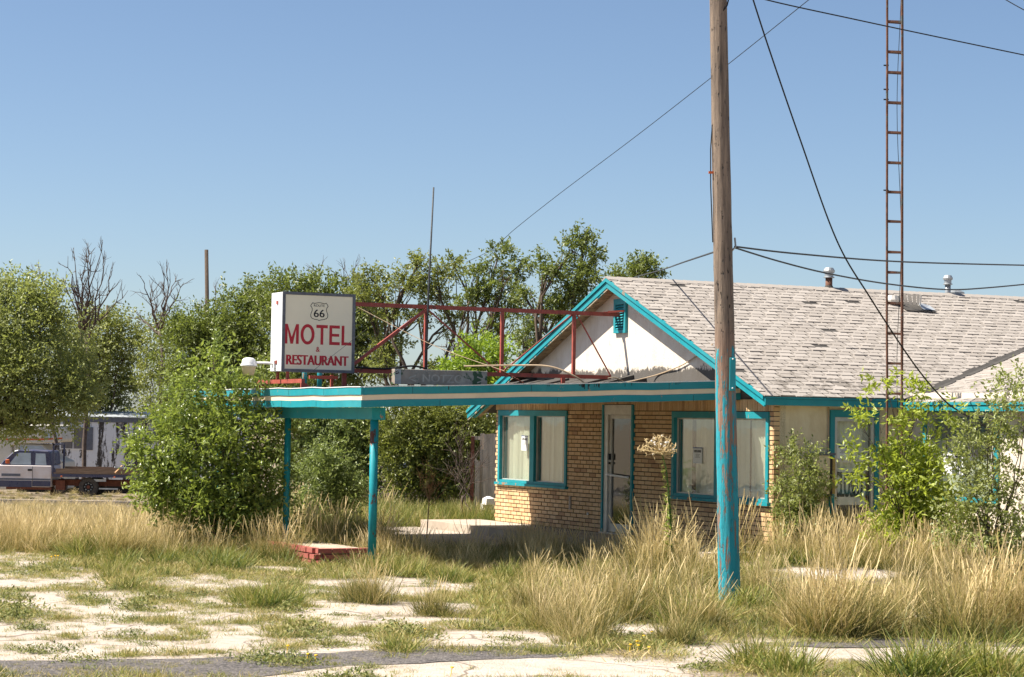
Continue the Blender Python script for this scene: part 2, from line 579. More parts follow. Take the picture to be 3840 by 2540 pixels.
def ground_mat():
    m, nt, b = nodes_of('gravel_lot')
    g = N(nt, 'ShaderNodeNewGeometry')
    P = g.outputs['Position']
    a = N(nt, 'ShaderNodeAttribute', attribute_name='soil')
    n1 = noise(nt, P, 1.3, 6, 0.65, 0.4)
    n2 = noise(nt, P, 9, 5, 0.7)
    vo = N(nt, 'ShaderNodeTexVoronoi'); vo.inputs['Scale'].default_value = 26
    nt.links.new(P, vo.inputs['Vector'])
    vo2 = N(nt, 'ShaderNodeTexVoronoi'); vo2.inputs['Scale'].default_value = 55
    nt.links.new(P, vo2.inputs['Vector'])
    c = mixc(nt, ramp(nt, n1, 0.3, 0.72), (0.37, 0.31, 0.255), (0.50, 0.44, 0.375))
    c = mixc(nt, math_(nt, 'MULTIPLY', ramp(nt, n2, 0.48, 0.72), 0.6), c, (0.24, 0.18, 0.13))
    sp = ramp(nt, vo.outputs['Distance'], 0.10, 0.16, 1, 0)
    csel = N(nt, 'ShaderNodeSeparateColor'); nt.links.new(vo.outputs['Color'], csel.inputs[0])
    sp = math_(nt, 'MULTIPLY', sp, ramp(nt, csel.outputs[0], 0.6, 0.62))
    c = mixc(nt, math_(nt, 'MULTIPLY', sp, 0.65), c, (0.16, 0.13, 0.12))
    sp2 = ramp(nt, vo2.outputs['Distance'], 0.2, 0.35, 1, 0)
    c = mixc(nt, math_(nt, 'MULTIPLY', sp2, 0.25), c, (0.68, 0.63, 0.56))
    # soil between the grass
    sw = ramp(nt, math_(nt, 'ADD', a.outputs['Fac'], math_(nt, 'MULTIPLY', math_(nt, 'SUBTRACT', n2, 0.5), 0.9)), 0.40, 0.95, 0.0, 0.85)
    soil = mixc(nt, n2, (0.10, 0.075, 0.045), (0.25, 0.19, 0.115))
    c = mixc(nt, sw, c, soil)
    # cracks
    wv = N(nt, 'ShaderNodeVectorMath', operation='ADD')
    nw = N(nt, 'ShaderNodeTexNoise'); nw.inputs['Scale'].default_value = 1.0
    nt.links.new(P, nw.inputs['Vector'])
    nt.links.new(P, wv.inputs[0]); nt.links.new(nw.outputs['Color'], wv.inputs[1])
    vc = N(nt, 'ShaderNodeTexVoronoi', feature='DISTANCE_TO_EDGE'); vc.inputs['Scale'].default_value = 0.55
    nt.links.new(wv.outputs[0], vc.inputs['Vector'])
    ck = ramp(nt, vc.outputs['Distance'], 0.004, 0.014, 1, 0)
    c = mixc(nt, math_(nt, 'MULTIPLY', ck, 0.75), c, (0.12, 0.09, 0.07))
    nt.links.new(c, b.inputs['Base Color'])
    b.inputs['Roughness'].default_value = 0.95
    b.inputs['Specular IOR Level'].default_value = 0.2
    h = math_(nt, 'ADD', math_(nt, 'MULTIPLY', vo2.outputs['Distance'], 0.8), math_(nt, 'MULTIPLY', n2, 0.8))
    bump(nt, b, h, 0.6, 0.02)
    return m


def asphalt_and_shade_mat():  # shared by the side street and the painted shadow bands
    m, nt, b = nodes_of('worn_asphalt_and_shade')
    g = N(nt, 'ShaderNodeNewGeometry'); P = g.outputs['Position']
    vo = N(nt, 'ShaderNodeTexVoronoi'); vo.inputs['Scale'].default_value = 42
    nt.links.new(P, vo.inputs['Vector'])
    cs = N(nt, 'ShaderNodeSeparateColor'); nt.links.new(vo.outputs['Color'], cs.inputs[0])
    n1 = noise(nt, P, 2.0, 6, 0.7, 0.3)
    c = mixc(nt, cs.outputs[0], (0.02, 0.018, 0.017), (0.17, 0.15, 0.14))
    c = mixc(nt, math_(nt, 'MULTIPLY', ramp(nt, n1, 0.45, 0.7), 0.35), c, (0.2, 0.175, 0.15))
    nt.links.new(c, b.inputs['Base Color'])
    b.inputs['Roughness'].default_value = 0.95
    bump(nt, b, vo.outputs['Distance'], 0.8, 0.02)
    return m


def pole_mat():
    m, nt, b = nodes_of('utility_pole_wood')
    v = coords(nt)
    st = coords(nt, (1, 1, 0.06))
    n1 = noise(nt, st, 26, 6, 0.7, 0.2)
    n2 = noise(nt, coords(nt, (1, 1, 0.25)), 9, 5, 0.7)
    n3 = noise(nt, coords(nt, (1, 1, 0.3)), 30, 3, 0.6)
    wood = mixc(nt, ramp(nt, n1, 0.3, 0.7), (0.05, 0.036, 0.028), (0.30, 0.225, 0.165))
    wood = mixc(nt, ramp(nt, n3, 0.62, 0.67), wood, (0.02, 0.015, 0.012))
    wood2 = mixc(nt, ramp(nt, n1, 0.3, 0.7), (0.17, 0.10, 0.07), (0.42, 0.26, 0.18))
    sx = N(nt, 'ShaderNodeSeparateXYZ'); nt.links.new(v, sx.inputs[0])
    # paint: only below 3 m, solid near the bottom and flaking towards the top
    keep = ramp(nt, sx.outputs['Z'], 0.4, 3.0, 0.035, -0.06)
    edge = ramp(nt, sx.outputs['Z'], 2.85, 3.25, 0.0, -0.5)
    w = ramp(nt, math_(nt, 'ADD', math_(nt, 'ADD', math_(nt, 'ADD', math_(nt, 'MULTIPLY', n2, .5), math_(nt, 'MULTIPLY', n1, .5)), keep), edge), 0.47, 0.49)
    low = ramp(nt, sx.outputs['Z'], 3.2, 2.6)
    wood = mixc(nt, low, wood, wood2)
    crack = ramp(nt, n1, 0.30, 0.36)
    teal = mixc(nt, n1, sc(TEAL, 0.9), (0.02, 0.36, 0.45))
    c = mixc(nt, w, wood, teal)
    c = mixc(nt, crack, (0.03, 0.03, 0.028), c)
    nt.links.new(c, b.inputs['Base Color'])
    b.inputs['Roughness'].default_value = 0.75
    h = math_(nt, 'ADD', math_(nt, 'MULTIPLY', w, 0.25), math_(nt, 'ADD', n1, math_(nt, 'MULTIPLY', ramp(nt, n3, .62, .72), -0.6)))
    bump(nt, b, h, 0.9, 0.02)
    return m


def streak_mat(name, base, stain, lo=0.52, hi=0.6):
    m, nt, b = nodes_of(name)
    n1 = noise(nt, coords(nt, (1, 1, 0.16)), 2.6, 6, 0.75, 0.3)
    n2 = noise(nt, coords(nt), 12, 5, 0.7)
    c = mixc(nt, n2, sc(base, 0.85), sc(base, 1.1))
    w = ramp(nt, math_(nt, 'ADD', n1, math_(nt, 'MULTIPLY', math_(nt, 'SUBTRACT', n2, .5), 0.25)), lo, hi)
    c = mixc(nt, w, c, stain)
    nt.links.new(c, b.inputs['Base Color'])
    b.inputs['Roughness'].default_value = 0.7
    return m


def paint_mat(name, base, rough=0.3, dust=(0.35, 0.28, 0.2), amt=0.5):
    m, nt, b = nodes_of(name)
    n1 = noise(nt, coords(nt), 3, 6, 0.75)
    n2 = noise(nt, coords(nt), 40, 3, 0.6)
    c = mixc(nt, math_(nt, 'MULTIPLY', ramp(nt, n1, 0.4, 0.75), amt), base, dust)
    c = mixc(nt, ramp(nt, n2, 0.66, 0.72), c, sc(dust, 1.3))
    nt.links.new(c, b.inputs['Base Color'])
    nt.links.new(ramp(nt, n1, .4, .75, rough, 0.7), b.inputs['Roughness'])
    return m


M['brick'] = brick_mat()
M['shingle'] = shingle_mat()
M['stucco_gable'] = stucco_mat('gable_stucco', (0.70, 0.63, 0.54), (0.50, 0.39, 0.28), tar=True)
M['stucco'] = stucco_mat('wall_stucco', (0.74, 0.63, 0.45), (0.52, 0.37, 0.18))
M['stucco_wing'] = stucco_mat('wing_stucco', (0.68, 0.61, 0.52), (0.55, 0.45, 0.35))
M['glass'] = glass_mat('window_glass', (0.92, 0.95, 0.92), 0.12)
M['glass_dark'] = glass_mat('door_glass', (0.22, 0.24, 0.23), 0.10)
M['glass_clear'] = glass_mat('side_door_glass', (0.97, 0.98, 0.97), 0.03)
M['ground'] = ground_mat()
M['asphalt_and_shade'] = asphalt_and_shade_mat()
M['pole'] = pole_mat()
M['trailer_wall'] = streak_mat('stained_trailer_wall', (0.66, 0.68, 0.72), (0.035, 0.028, 0.024), 0.49, 0.55)
M['navy'] = paint_mat('navy_paint', (0.03, 0.034, 0.085), 0.25, (0.13, 0.12, 0.14), 0.4)
M['silver_tan'] = paint_mat('silver_tan_paint', (0.62, 0.58, 0.60), 0.35, (0.50, 0.36, 0.25), 0.5)
M['tyre'] = pmat('tyre_rubber', (0.07, 0.062, 0.055), 0.9, 0.4, 20, 0.3)
M['rv_cream'] = paint_mat('rv_cream', (0.60, 0.57, 0.50), 0.5, (0.4, 0.33, 0.22), 0.4)
M['orange'] = pmat('orange_stripe', (0.5, 0.11, 0.03), 0.5, 0.15, 5, 0)
M['grey_blue'] = pmat('grey_blue_panel', (0.12, 0.13, 0.16), 0.7, 0.2, 8, 0.1)
M['pale_metal'] = pmat('pale_roof_metal', (0.46, 0.49, 0.52), 0.4, 0.2, 4, 0.1, metal=0.2)
M['car_glass'] = pmat('car_glass', (0.30, 0.38, 0.46), 0.08, 0.15, 3, 0, spec=0.8)
M['gold'] = pmat('perforated_brass', (0.40, 0.28, 0.09), 0.6, 0.4, 60, 0.1)
M['yellow'] = pmat('yellow_petal', (0.75, 0.45, 0.02), 0.6, 0.1, 5, 0)
M['blue'] = pmat('blue_tape', (0.04, 0.07, 0.25), 0.6, 0.1, 5, 0)
M['bed_wood'] = pmat('bed_boards', (0.20, 0.14, 0.10), 0.9, 0.35, 5, 0.2, stretch=(.5, 5, 5))
M['sign_weather'] = pmat('weathered_sign_plate', (0.30, 0.285, 0.245), 0.7, 0.35, 5, 0.1, wear=(0.05, 0.10, 0.055), wear_amt=0.57, wear_scale=3, dirt=(0.2, 0.1, 0.05), dirt_amt=0.6)
M['ghost_letters'] = pmat('ghost_letters', (0.40, 0.38, 0.33), 0.7, 0.3, 9, 0)
M['panicle'] = pmat('pale_panicle', (0.55, 0.42, 0.22), 0.8, 0.2, 5, 0)
M['fluff'] = pmat('white_fluff', (0.8, 0.76, 0.7), 0.9, 0.05, 5, 0)
M['dry_stem'] = pmat('dry_stem', (0.40, 0.24, 0.13), 0.9, 0.3, 5, 0)
M['green_stem'] = pmat('green_stem', (0.07, 0.12, 0.03), 0.8, 0.3, 5, 0)
M['leaf_olive'] = leaf_mat('leaf_olive', (0.075, 0.095, 0.02), (0.3, 0.32, 0.085), 0.3)
M['leaf_pale'] = leaf_mat('leaf_pale', (0.11, 0.13, 0.035), (0.38, 0.41, 0.15), 0.35)
M['leaf_deep'] = leaf_mat('leaf_deep', (0.06, 0.085, 0.018), (0.24, 0.28, 0.07), 0.3)
M['leaf_bright'] = leaf_mat('leaf_bright', (0.12, 0.19, 0.02), (0.34, 0.44, 0.06), 0.4)
M['leaf_gloss'] = leaf_mat('leaf_gloss', (0.05, 0.09, 0.014), (0.36, 0.42, 0.10), 0.3, 0.35)
M['leaf_yellow'] = leaf_mat('leaf_yellow', (0.15, 0.2, 0.02), (0.45, 0.5, 0.08), 0.4)
M['leaf_sage'] = leaf_mat('leaf_sage', (0.085, 0.12, 0.035), (0.31, 0.36, 0.13), 0.3)

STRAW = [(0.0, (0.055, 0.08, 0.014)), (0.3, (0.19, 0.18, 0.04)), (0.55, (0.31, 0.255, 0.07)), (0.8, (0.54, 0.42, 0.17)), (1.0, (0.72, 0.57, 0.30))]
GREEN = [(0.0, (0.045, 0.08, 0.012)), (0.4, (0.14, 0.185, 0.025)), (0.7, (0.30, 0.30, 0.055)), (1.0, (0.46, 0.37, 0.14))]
WEED = [(0.0, (0.06, 0.085, 0.015)), (0.5, (0.17, 0.20, 0.04)), (1.0, (0.36, 0.32, 0.11))]
M['straw'] = grass_mat('dry_grass_blades', STRAW)
M['green'] = grass_mat('green_grass_blades', GREEN)
M['weed'] = grass_mat('weed_leaves', WEED)


# ------------------------------------------------------------------ text
def text_arrays(s, w, h, bold=0.02, spacing=1.0):
    cu = bpy.data.curves.new('lettering', 'FONT')
    cu.body = s
    cu.align_x = 'LEFT'
    cu.size = 1.0
    cu.offset = bold
    cu.space_character = spacing
    cu.resolution_u = 4
    o = bpy.data.objects.new('lettering', cu)
    col.objects.link(o)
    me = bpy.data.meshes.new_from_object(o)
    v = np.array([x.co[:] for x in me.vertices])
    f = [tuple(p.vertices) for p in me.polygons]
    bpy.data.objects.remove(o)
    bpy.data.curves.remove(cu)
    bpy.data.meshes.remove(me)
    lo, hi = v.min(0), v.max(0)
    v[:, 0] = (v[:, 0] - lo[0]) / (hi[0] - lo[0]) * w
    v[:, 1] = (v[:, 1] - lo[1]) / (hi[1] - lo[1]) * h
    return v, f


def put_text(mb, s, o, right, up, w, h, bold=0.02, spacing=1.0):
    """lettering thickened by overprinting shifted copies, each 0.2 mm above the last"""
    k = bold * h
    v, f = text_arrays(s, w - 2 * k, h, 0.0, spacing)
    o = np.array(o, float); right = np.array(right, float); up = np.array(up, float)
    nrm = np.cross(right, up)
    for i, dx_ in enumerate((0.0, 1.0, 2.0)):
        mb.add([o + (p[0] + dx_ * k) * right + p[1] * up + nrm * (i * .0002) for p in v], f)


GLYPH = {'M': (1.0, [[(0, 0), (.2, 0), (.2, .72), (0, 1)], [(0, 1), (.2, .72), (.2, 1)], [(.2, 1), (.2, .72), (.41, 0), (.5, .34)], [(.5, .34), (.41, 0), (.59, 0), (.5, .34)], [(.5, .34), (.59, 0), (.8, .72), (.8, 1)], [(.8, 0), (1, 0), (1, 1), (.8, 1)]]),
         'T': (.82, [[(0, .84), (.82, .84), (.82, 1), (0, 1)], [(.31, 0), (.51, 0), (.51, .84), (.31, .84)]]),
         'E': (.76, [[(0, 0), (.2, 0), (.2, 1), (0, 1)], [(.2, 0), (.76, 0), (.76, .155), (.2, .155)], [(.2, .43), (.71, .43), (.71, .57), (.2, .57)], [(.2, .845), (.75, .845), (.75, 1), (.2, 1)]]),
         'L': (.72, [[(0, 0), (.2, 0), (.2, 1), (0, 1)], [(.2, 0), (.72, 0), (.72, .155), (.2, .155)]])}


def block_text(mb, s, o, right, up, w, h):
    """heavy grotesque capitals drawn as polygons"""
    gap = .12
    adv = [(1.0 if c == 'O' else GLYPH[c][0]) for c in s]
    k = w / (sum(adv) + gap * (len(s) - 1))
    o = np.array(o, float); right = np.array(right, float); up = np.array(up, float)
    x = 0.0
    for c, a in zip(s, adv):
        if c == 'O':
            n_ = 32
            vs = []
            for rx, ry in ((.5, .52), (.29, .36)):
                for i in range(n_):
                    t = 2 * math.pi * i / n_
                    vs.append(o + right * (x + .5 + rx * math.cos(t)) * k + up * (.5 + ry * math.sin(t)) * h)
            mb.add(vs, [(i, (i + 1) % n_, n_ + (i + 1) % n_, n_ + i) for i in range(n_)])
        else:
            for pl in GLYPH[c][1]:
                mb.add([o + right * (x + p[0]) * k + up * p[1] * h for p in pl], [tuple(range(len(pl)))])
        x += a + gap


# ================================================================== GROUND
# bare gravel patches, (cx, cy, rx, ry) as seen; used to decide where grass grows
BARE = [(40, 2095, 230, 24), (100, 2175, 300, 46), (260, 2255, 420, 34), (120, 2420, 470, 95), (620, 2300, 480, 60), (620, 2400, 420, 70),
        (1000, 2140, 170, 14), (780, 2185, 250, 30), (1430, 2203, 330, 36), (1560, 2282, 230, 24), (1500, 2335, 330, 20),
        (1850, 2400, 300, 32), (1500, 2500, 1000, 48), (2390, 2350, 150, 26), (2380, 2520, 260, 30), (3130, 2152, 270, 22), (3530, 2312, 110, 34),
        (3230, 2440, 640, 42), (2720, 2462, 170, 22), (2560, 2268, 80, 22), (1830, 2118, 170, 11), (1150, 2420, 300, 50), (560, 2105, 90, 9), (1250, 2280, 260, 40)]


def bare_at(px, py):
    b = np.zeros(len(px))
    for cx, cy, rx, ry in BARE:
        d = ((px - cx) / rx) ** 2 + ((py - cy) / ry) ** 2
        b = np.maximum(b, np.clip(1.6 - d, 0, 1))
    return b


xs = np.concatenate([[-2500, -600, -150, -60], np.arange(-30, 24.01, 0.2), [45, 120, 500, 2500]])
ys = np.concatenate([[-1500, -200, -40, 0], np.arange(12, 40, 0.2), np.arange(40, 64, 1.0), [70, 80, 95, 110, 200, 600, 4000]])
GX, GY = np.meshgrid(xs, ys)
P = np.stack([GX.ravel(), GY.ravel(), gz(GX.ravel(), GY.ravel())], 1)
ok = P[:, 1] > 5
soil = np.ones(len(P)) * 0.3
pp = to_px(P[ok])
soil[ok] = 1.0 - bare_at(pp[:, 0], pp[:, 1])
soil[(P[:, 1] > 5) & (P[:, 1] < 16)] = 0.2
near = (P[:, 1] > 12) & (P[:, 1] < 40) & (P[:, 0] > -30) & (P[:, 0] < 24)
P[near, 2] += 0.003 * np.sin(P[near, 0] * 1.7 + 1.3 * np.sin(P[near, 1] * 1.1)) * np.sin(P[near, 1] * 2.1 + P[near, 0])
nx_, ny_ = len(xs), len(ys)
ii, jj = np.meshgrid(np.arange(nx_ - 1), np.arange(ny_ - 1))
q = (jj * nx_ + ii).ravel()
ground = np_mesh('ground', P, np.stack([q, q + 1, q + nx_ + 1, q + nx_], 1), M['ground'], attr={'soil': soil}, kind='structure')
tag(ground, 'pale gravel lot breaking up under weeds in front of the motel')


def ground_sheet(name, outline, mat, lift, label, seg=40):
    """flat sheet on the ground between two pixel polylines top/bottom"""
    top, bot = outline
    tx = np.linspace(0, 1, seg)
    def interp(pl, t):
        pl = np.array(pl, float)
        x = pl[0, 0] + (pl[-1, 0] - pl[0, 0]) * t
        return np.stack([x, np.interp(x, pl[:, 0], pl[:, 1])], 1)
    a = interp(top, tx); b = interp(bot, tx)
    V = []
    rows = 5
    for k in range(rows):
        c = a + (b - a) * k / (rows - 1)
        for p in c:
            d = ray(p[0], p[1] + (2.0 * math.sin(p[0] * .011 + k) + 1.0 * math.sin(p[0] * .037)) * (1 if k in (0, rows - 1) else 0))
            t = -EYE / d[2]
            V.append([d[0] * t, d[1] * t, lift])
    V = np.array(V)
    V[:, 2] += 0.0
    i, j = np.meshgrid(np.arange(seg - 1), np.arange(rows - 1))
    q = (j * seg + i).ravel()
    o = np_mesh(name, V, np.stack([q, q + seg, q + seg + 1, q + 1], 1), mat, kind='structure')
    return tag(o, label)


ground_sheet('asphalt_and_shade', ([(-400, 2482), (500, 2476), (1000, 2462), (1500, 2434), (1700, 2424), (2090, 2424), (2260, 2438)],
                         [(-400, 2750), (300, 2700), (800, 2560), (1300, 2500), (1900, 2474), (2150, 2462), (2260, 2446)]), M['asphalt_and_shade'], 0.006,
             'painted shadow band, surfaced as worn paving, along the near edge of the gravel')  # cast shadow band put into the colour of a dark ground sheet
ground_sheet('asphalt_and_shade', ([(2850, 2412), (3100, 2404), (3500, 2396), (4100, 2376)],
                         [(2850, 2424), (3100, 2430), (3500, 2428), (4100, 2420)]), M['asphalt_and_shade'], 0.006,
             'narrow painted shadow band at the right below the big grass tuft')  # fainter right end of the shadow band, also painted as a dark sheet
# side street at the far left
rd = MB()
for a, b_ in (((-60, 57.5), (-6, 57.5)),):
    z0, z1 = gz(0, 57.5) + 0.02, gz(0, 62.5) + 0.02
    rd.add([(-60, 57.5, z0), (-7.4, 57.5, z0), (-7.4, 62.5, z1), (-60, 62.5, z1)], [(0, 1, 2, 3)])
road = tag(rd.build('road', M['asphalt_and_shade']), 'side street crossing behind the grass at far left', kind='structure')
kb = MB().box((-60, 62.55, gz(0, 62.7) - 0.1), (-7.4, 62.8, gz(0, 62.7) + 0.14))
tag(kb.build('kerb', M['concrete']), 'low pale kerb on the far side of the side street', kind='structure')
ln = MB().add([(-60, 59.0, gz(0, 59) + .026), (-13.0, 59.0, gz(0, 59) + .026), (-13.0, 59.12, gz(0, 59.12) + .026), (-60, 59.12, gz(0, 59.12) + .026)], [(0, 1, 2, 3)])
tag(ln.build('road_marking', M['white']), 'white line painted on the side street', kind='structure')

# ================================================================== MOTEL BUILDING
WL = 9.0
ZB = 0.26          # platform level
motel = local_thing('motel_building', 'single-storey tan brick and stucco motel with shingled gable roof and teal trim', 'building', 0, 0, 0)
EV_R, RIDGE_U, RIDGE_Z = -0.18, 4.45, 4.28
SLOPE = (RIDGE_Z - 2.42) / (RIDGE_U - EV_R)
U_L = 9.63


def roof_z(u):
    return RIDGE_Z - abs(u - RIDGE_U) * SLOPE


# openings on the brick gable wall: (u0,u1,z0,z1)
WIN_L = (6.235, 8.86, 0.95, 2.2)
DOOR = (3.985, 5.0, ZB, 2.295)
WIN_R = (0.094, 2.78, 0.93, 2.195)
OPEN = [WIN_L, DOOR, WIN_R]


def wall_with_holes(u0, u1, z0, z1, holes, fn):
    us = sorted({u0, u1, *[h[0] for h in holes], *[h[1] for h in holes]})
    zs = sorted({z0, z1, *[h[2] for h in holes], *[h[3] for h in holes]})
    us = [x for x in us if u0 <= x <= u1]; zs = [x for x in zs if z0 <= x <= z1]
    for a, b in zip(us, us[1:]):
        for c, d in zip(zs, zs[1:]):
            m = ((a + b) / 2, (c + d) / 2)
            if any(h[0] < m[0] < h[1] and h[2] < m[1] < h[3] for h in holes): continue
            fn(a, b, c, d)


mb = MB()
wall_with_holes(0.0, WL, ZB - 0.3, 2.4, OPEN, lambda a, b, c, d: mb.box((0.014, a, c), (0.2, b, d)))
brick_wall = mb.build('brick_wall', M['mortar'], motel)

# bricks
BL, BH = 0.2135, (2.2 - ZB) / 29.0
cells = []   # (u0,u1,z0,z1)
for k in range(29):
    z0 = ZB + k * BH + 0.006
    z1 = ZB + (k + 1) * BH - 0.008
    zm = (z0 + z1) / 2
    blocked = sorted([(h[0], h[1]) for h in OPEN if h[2] - 0.03 < zm < h[3]])
    segs = []; cur = 0.0
    for a, b in blocked:
        if a > cur: segs.append((cur, a))
        cur = b
    if cur < WL: segs.append((cur, WL))
    off = (k % 2) * BL / 2
    n = int(WL / BL) + 3
    for i in range(-1, n):
        a0 = i * BL - off + 0.009; a1 = (i + 1) * BL - off - 0.009
        for s0, s1 in segs:
            a = max(a0, s0 + 0.002); b = min(a1, s1 - 0.002)
            if b - a > 0.03: cells.append((a, b, z0, z1, 0))
ns = int(WL / 0.0677)
for i in range(ns):
    a = i * WL / ns + 0.005; b = (i + 1) * WL / ns - 0.006
    if a > DOOR[0] - 0.02 and b < DOOR[1] + 0.02:
        cells.append((a, b, 2.302, 2.395, 0))
    else:
        cells.append((a, b, 2.204, 2.395, 0))
cells.sort(key=lambda c: (c[0] + c[1]) / 2)
unit = MB().box((-0.5, -0.5, -0.5), (0.5, 0.5, 0.5))
bme = bpy.data.meshes.new('brick')
bme.from_pydata(unit.v, [], unit.f); bme.materials.append(M['brick'])
seen = [c for c in cells if c[2] > 0.45 or c[0] > 2.9]
own = seen[:300]
ownset = set(id(c) for c in own)
for c in own:
    o = bpy.data.objects.new('brick', bme)
    jx = random.uniform(-0.003, 0.003)
    o.location = (0.014 - 0.004 + jx, (c[0] + c[1]) / 2, (c[2] + c[3]) / 2)
    o.scale = (0.024, c[1] - c[0], c[3] - c[2])
    o.rotation_euler = (random.uniform(-.004, .004), 0, random.uniform(-.012, .012))
    o.parent = brick_wall
    col.objects.link(o)


def cell_mesh(name, boxes, mat, parent, rnd):
    """boxes: list of 8-corner arrays"""
    B = np.array(boxes, float)
    n = len(B)
    F = np.array([(0, 3, 2, 1), (4, 5, 6, 7), (0, 1, 5, 4), (1, 2, 6, 5), (2, 3, 7, 6), (3, 0, 4, 7)])
    Q = (np.arange(n)[:, None, None] * 8 + F[None]).reshape(-1, 4)
    return np_mesh(name, B.reshape(-1, 3), Q, mat, parent, attr={'rnd': np.repeat(rnd, 8)}, kind='stuff')


def box8(a, b):
    (x0, y0, z0), (x1, y1, z1) = a, b
    return [(x0, y0, z0), (x1, y0, z0), (x1, y1, z0), (x0, y1, z0), (x0, y0, z1), (x1, y0, z1), (x1, y1, z1), (x0, y1, z1)]


rest = [c for c in cells if id(c) not in ownset]
bx = []
for c in rest:
    j = random.uniform(-0.003, 0.003)
    bx.append(box8((-0.002 + j, c[0], c[2]), (0.022 + j, c[1], c[3])))
cell_mesh('brick_courses', bx, M['brick'], brick_wall, rng.random(len(bx)))
# brick return at the near corner of the long wall
bx = []
for k in range(33):
    z0 = ZB + k * BH + 0.005
    if z0 > 2.38: break
    bx.append(box8((0.002, -0.014, z0), (0.1, 0.0, z0 + BH - 0.011)))
cell_mesh('corner_bricks', bx, M['brick'], brick_wall, rng.random(len(bx)))

# stucco gable above
gm = MB()
gm.prism([(0.0, 2.4), (WL, 2.4), (WL, roof_z(WL) - 0.12), (RIDGE_U, RIDGE_Z - 0.12), (0.0, roof_z(0.0) - 0.12)], 0, -0.004, 0.2)
gm.build('gable_wall', M['stucco_gable'], motel)
# long wall with the CLOSED door
R_W = 2.25
CD = (0.93, 1.76, 0.28, 2.24)     # r0,r1,z0,z1 outer frame of side door
lw = MB()
wall_with_holes(0.1, R_W, ZB - 0.3, 2.36, [CD], lambda a, b, c, d: lw.box((a, 0.0, c), (b, 0.2, d)))
lw.build('stucco_wall', M['stucco'], motel)
# wing wall facing left (normal -r) at r=R_W
WW = (-2.10, -0.42, 1.0, 2.26)      # u0,u1,z0,z1
ww = MB()
wall_with_holes(-4.5, 0.2, ZB - 0.3, 2.5, [WW], lambda a, b, c, d: ww.box((R_W, a, c), (R_W + 0.2, b, d)))
ww.build('wing_wall', M['stucco_wing'], motel)
# far and back walls close the shell
bk = MB()
bk.box((R_W + 0.2, 0.0, -0.04), (12, 0.2, 2.3)).box((0.2, WL - 0.2, -0.04), (12, WL, 2.3)).box((11.8, 0.2, -0.04), (12, WL - 0.2, 2.3)).box((7.5, -4.5, -.04), (7.7, 0.0, 2.4)).box((R_W + 0.2, -4.5, -.04), (7.5, -4.3, 2.4))
bk.build('rear_wall', M['stucco'], motel)
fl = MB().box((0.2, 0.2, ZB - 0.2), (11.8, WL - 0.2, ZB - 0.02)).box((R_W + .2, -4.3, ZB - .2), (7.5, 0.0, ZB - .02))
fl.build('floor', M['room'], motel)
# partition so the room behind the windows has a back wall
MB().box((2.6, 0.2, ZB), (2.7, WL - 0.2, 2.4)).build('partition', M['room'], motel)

# roof: deck, then shingle tabs
CS = math.cos(math.atan(SLOPE)); SN = math.sin(math.atan(SLOPE))
R_END = 12.4
OH = -0.27
dk = MB()
TH = 0.05
dk.prism([(EV_R, 2.42), (RIDGE_U, RIDGE_Z), (U_L, roof_z(U_L)), (U_L, roof_z(U_L) - TH), (RIDGE_U, RIDGE_Z - TH - 0.01), (EV_R, 2.42 - TH)], 0, OH + 0.01, R_END)
roof = dk.build('roof', M['roof_deck'], motel)
# wing roof plane
WS = 0.229
ZW = 2.37
R_WE = 2.05


def wing_z(r):
    return ZW + WS * (r - R_WE)


wr = MB()
rr1 = 8.2
va = lambda r: (wing_z(r) - 2.42) / SLOPE + EV_R     # u of the valley at r
wr.add([(R_WE, -4.8, ZW), (R_WE, va(R_WE), ZW), (rr1, va(rr1) + 0.05, wing_z(rr1)), (rr1, -4.8, wing_z(rr1)),
        (R_WE, -4.8, ZW - TH), (R_WE, va(R_WE), ZW - TH), (rr1, va(rr1) + 0.05, wing_z(rr1) - TH), (rr1, -4.8, wing_z(rr1) - TH)],
       [(3, 2, 1, 0), (4, 5, 6, 7), (0, 1, 5, 4), (1, 2, 6, 5), (2, 3, 7, 6), (3, 0, 4, 7)])
wing_roof = wr.build('wing_roof', M['roof_deck'], motel)

tabs = []
EXP = 0.147
TW = 0.262
rows = int((RIDGE_U - EV_R) / CS / EXP)
e_dn = np.array([0, -CS, -SN]); e_n = np.array([0, -SN, CS])
for k in range(rows + 1):
    s_low = k * EXP          # distance up from the eave of the butt edge
    s_hi = min(s_low + EXP + 0.03, (RIDGE_U - EV_R) / CS)
    off = (k % 2) * TW / 2 + (k // 2 % 3) * 0.03
    wob = 0.012 * math.sin(k * 2.3)
    i = -1
    while True:
        r0 = OH - 0.02 + i * TW + off; r1 = r0 + TW - 0.027
        i += 1
        r0 = max(r0, OH - 0.02)
        if r1 <= r0 + 0.03: continue
        if r0 > R_END: break
        base = np.array([0, EV_R - 0.03, 2.42 - 0.03 * SLOPE])
        lift = 0.013 + random.random() ** 3 * 0.012
        if random.random() < 0.012 + 0.03 * (k < 5): continue
        um = EV_R + s_low * CS
        rv = R_WE + (2.42 + (um - EV_R) * SLOPE - ZW) / WS   # valley r at this height
        if r0 > rv - 0.05: break
        if r1 > rv: r1 = rv
        dl = random.uniform(-0.008, 0.008) + wob * 0.3
        lo = base - e_dn * (s_low + dl)
        hi = base - e_dn * s_hi
        p = []
        for nlev in (0.001, None):
            l_ = nlev if nlev else lift
            h_ = nlev if nlev else 0.006
            a = lo + e_n * l_; b = hi + e_n * h_
            p += [(r0, a[1], a[2]), (r1, a[1], a[2]), (r1, b[1], b[2]), (r0, b[1], b[2])]
        tabs.append(p)
shc = np.array([np.mean(t, 0) for t in tabs])
wc = np.array([W(*c) for c in shc])
pc = to_px(wc)
size = 1.0 / wc[:, 1]
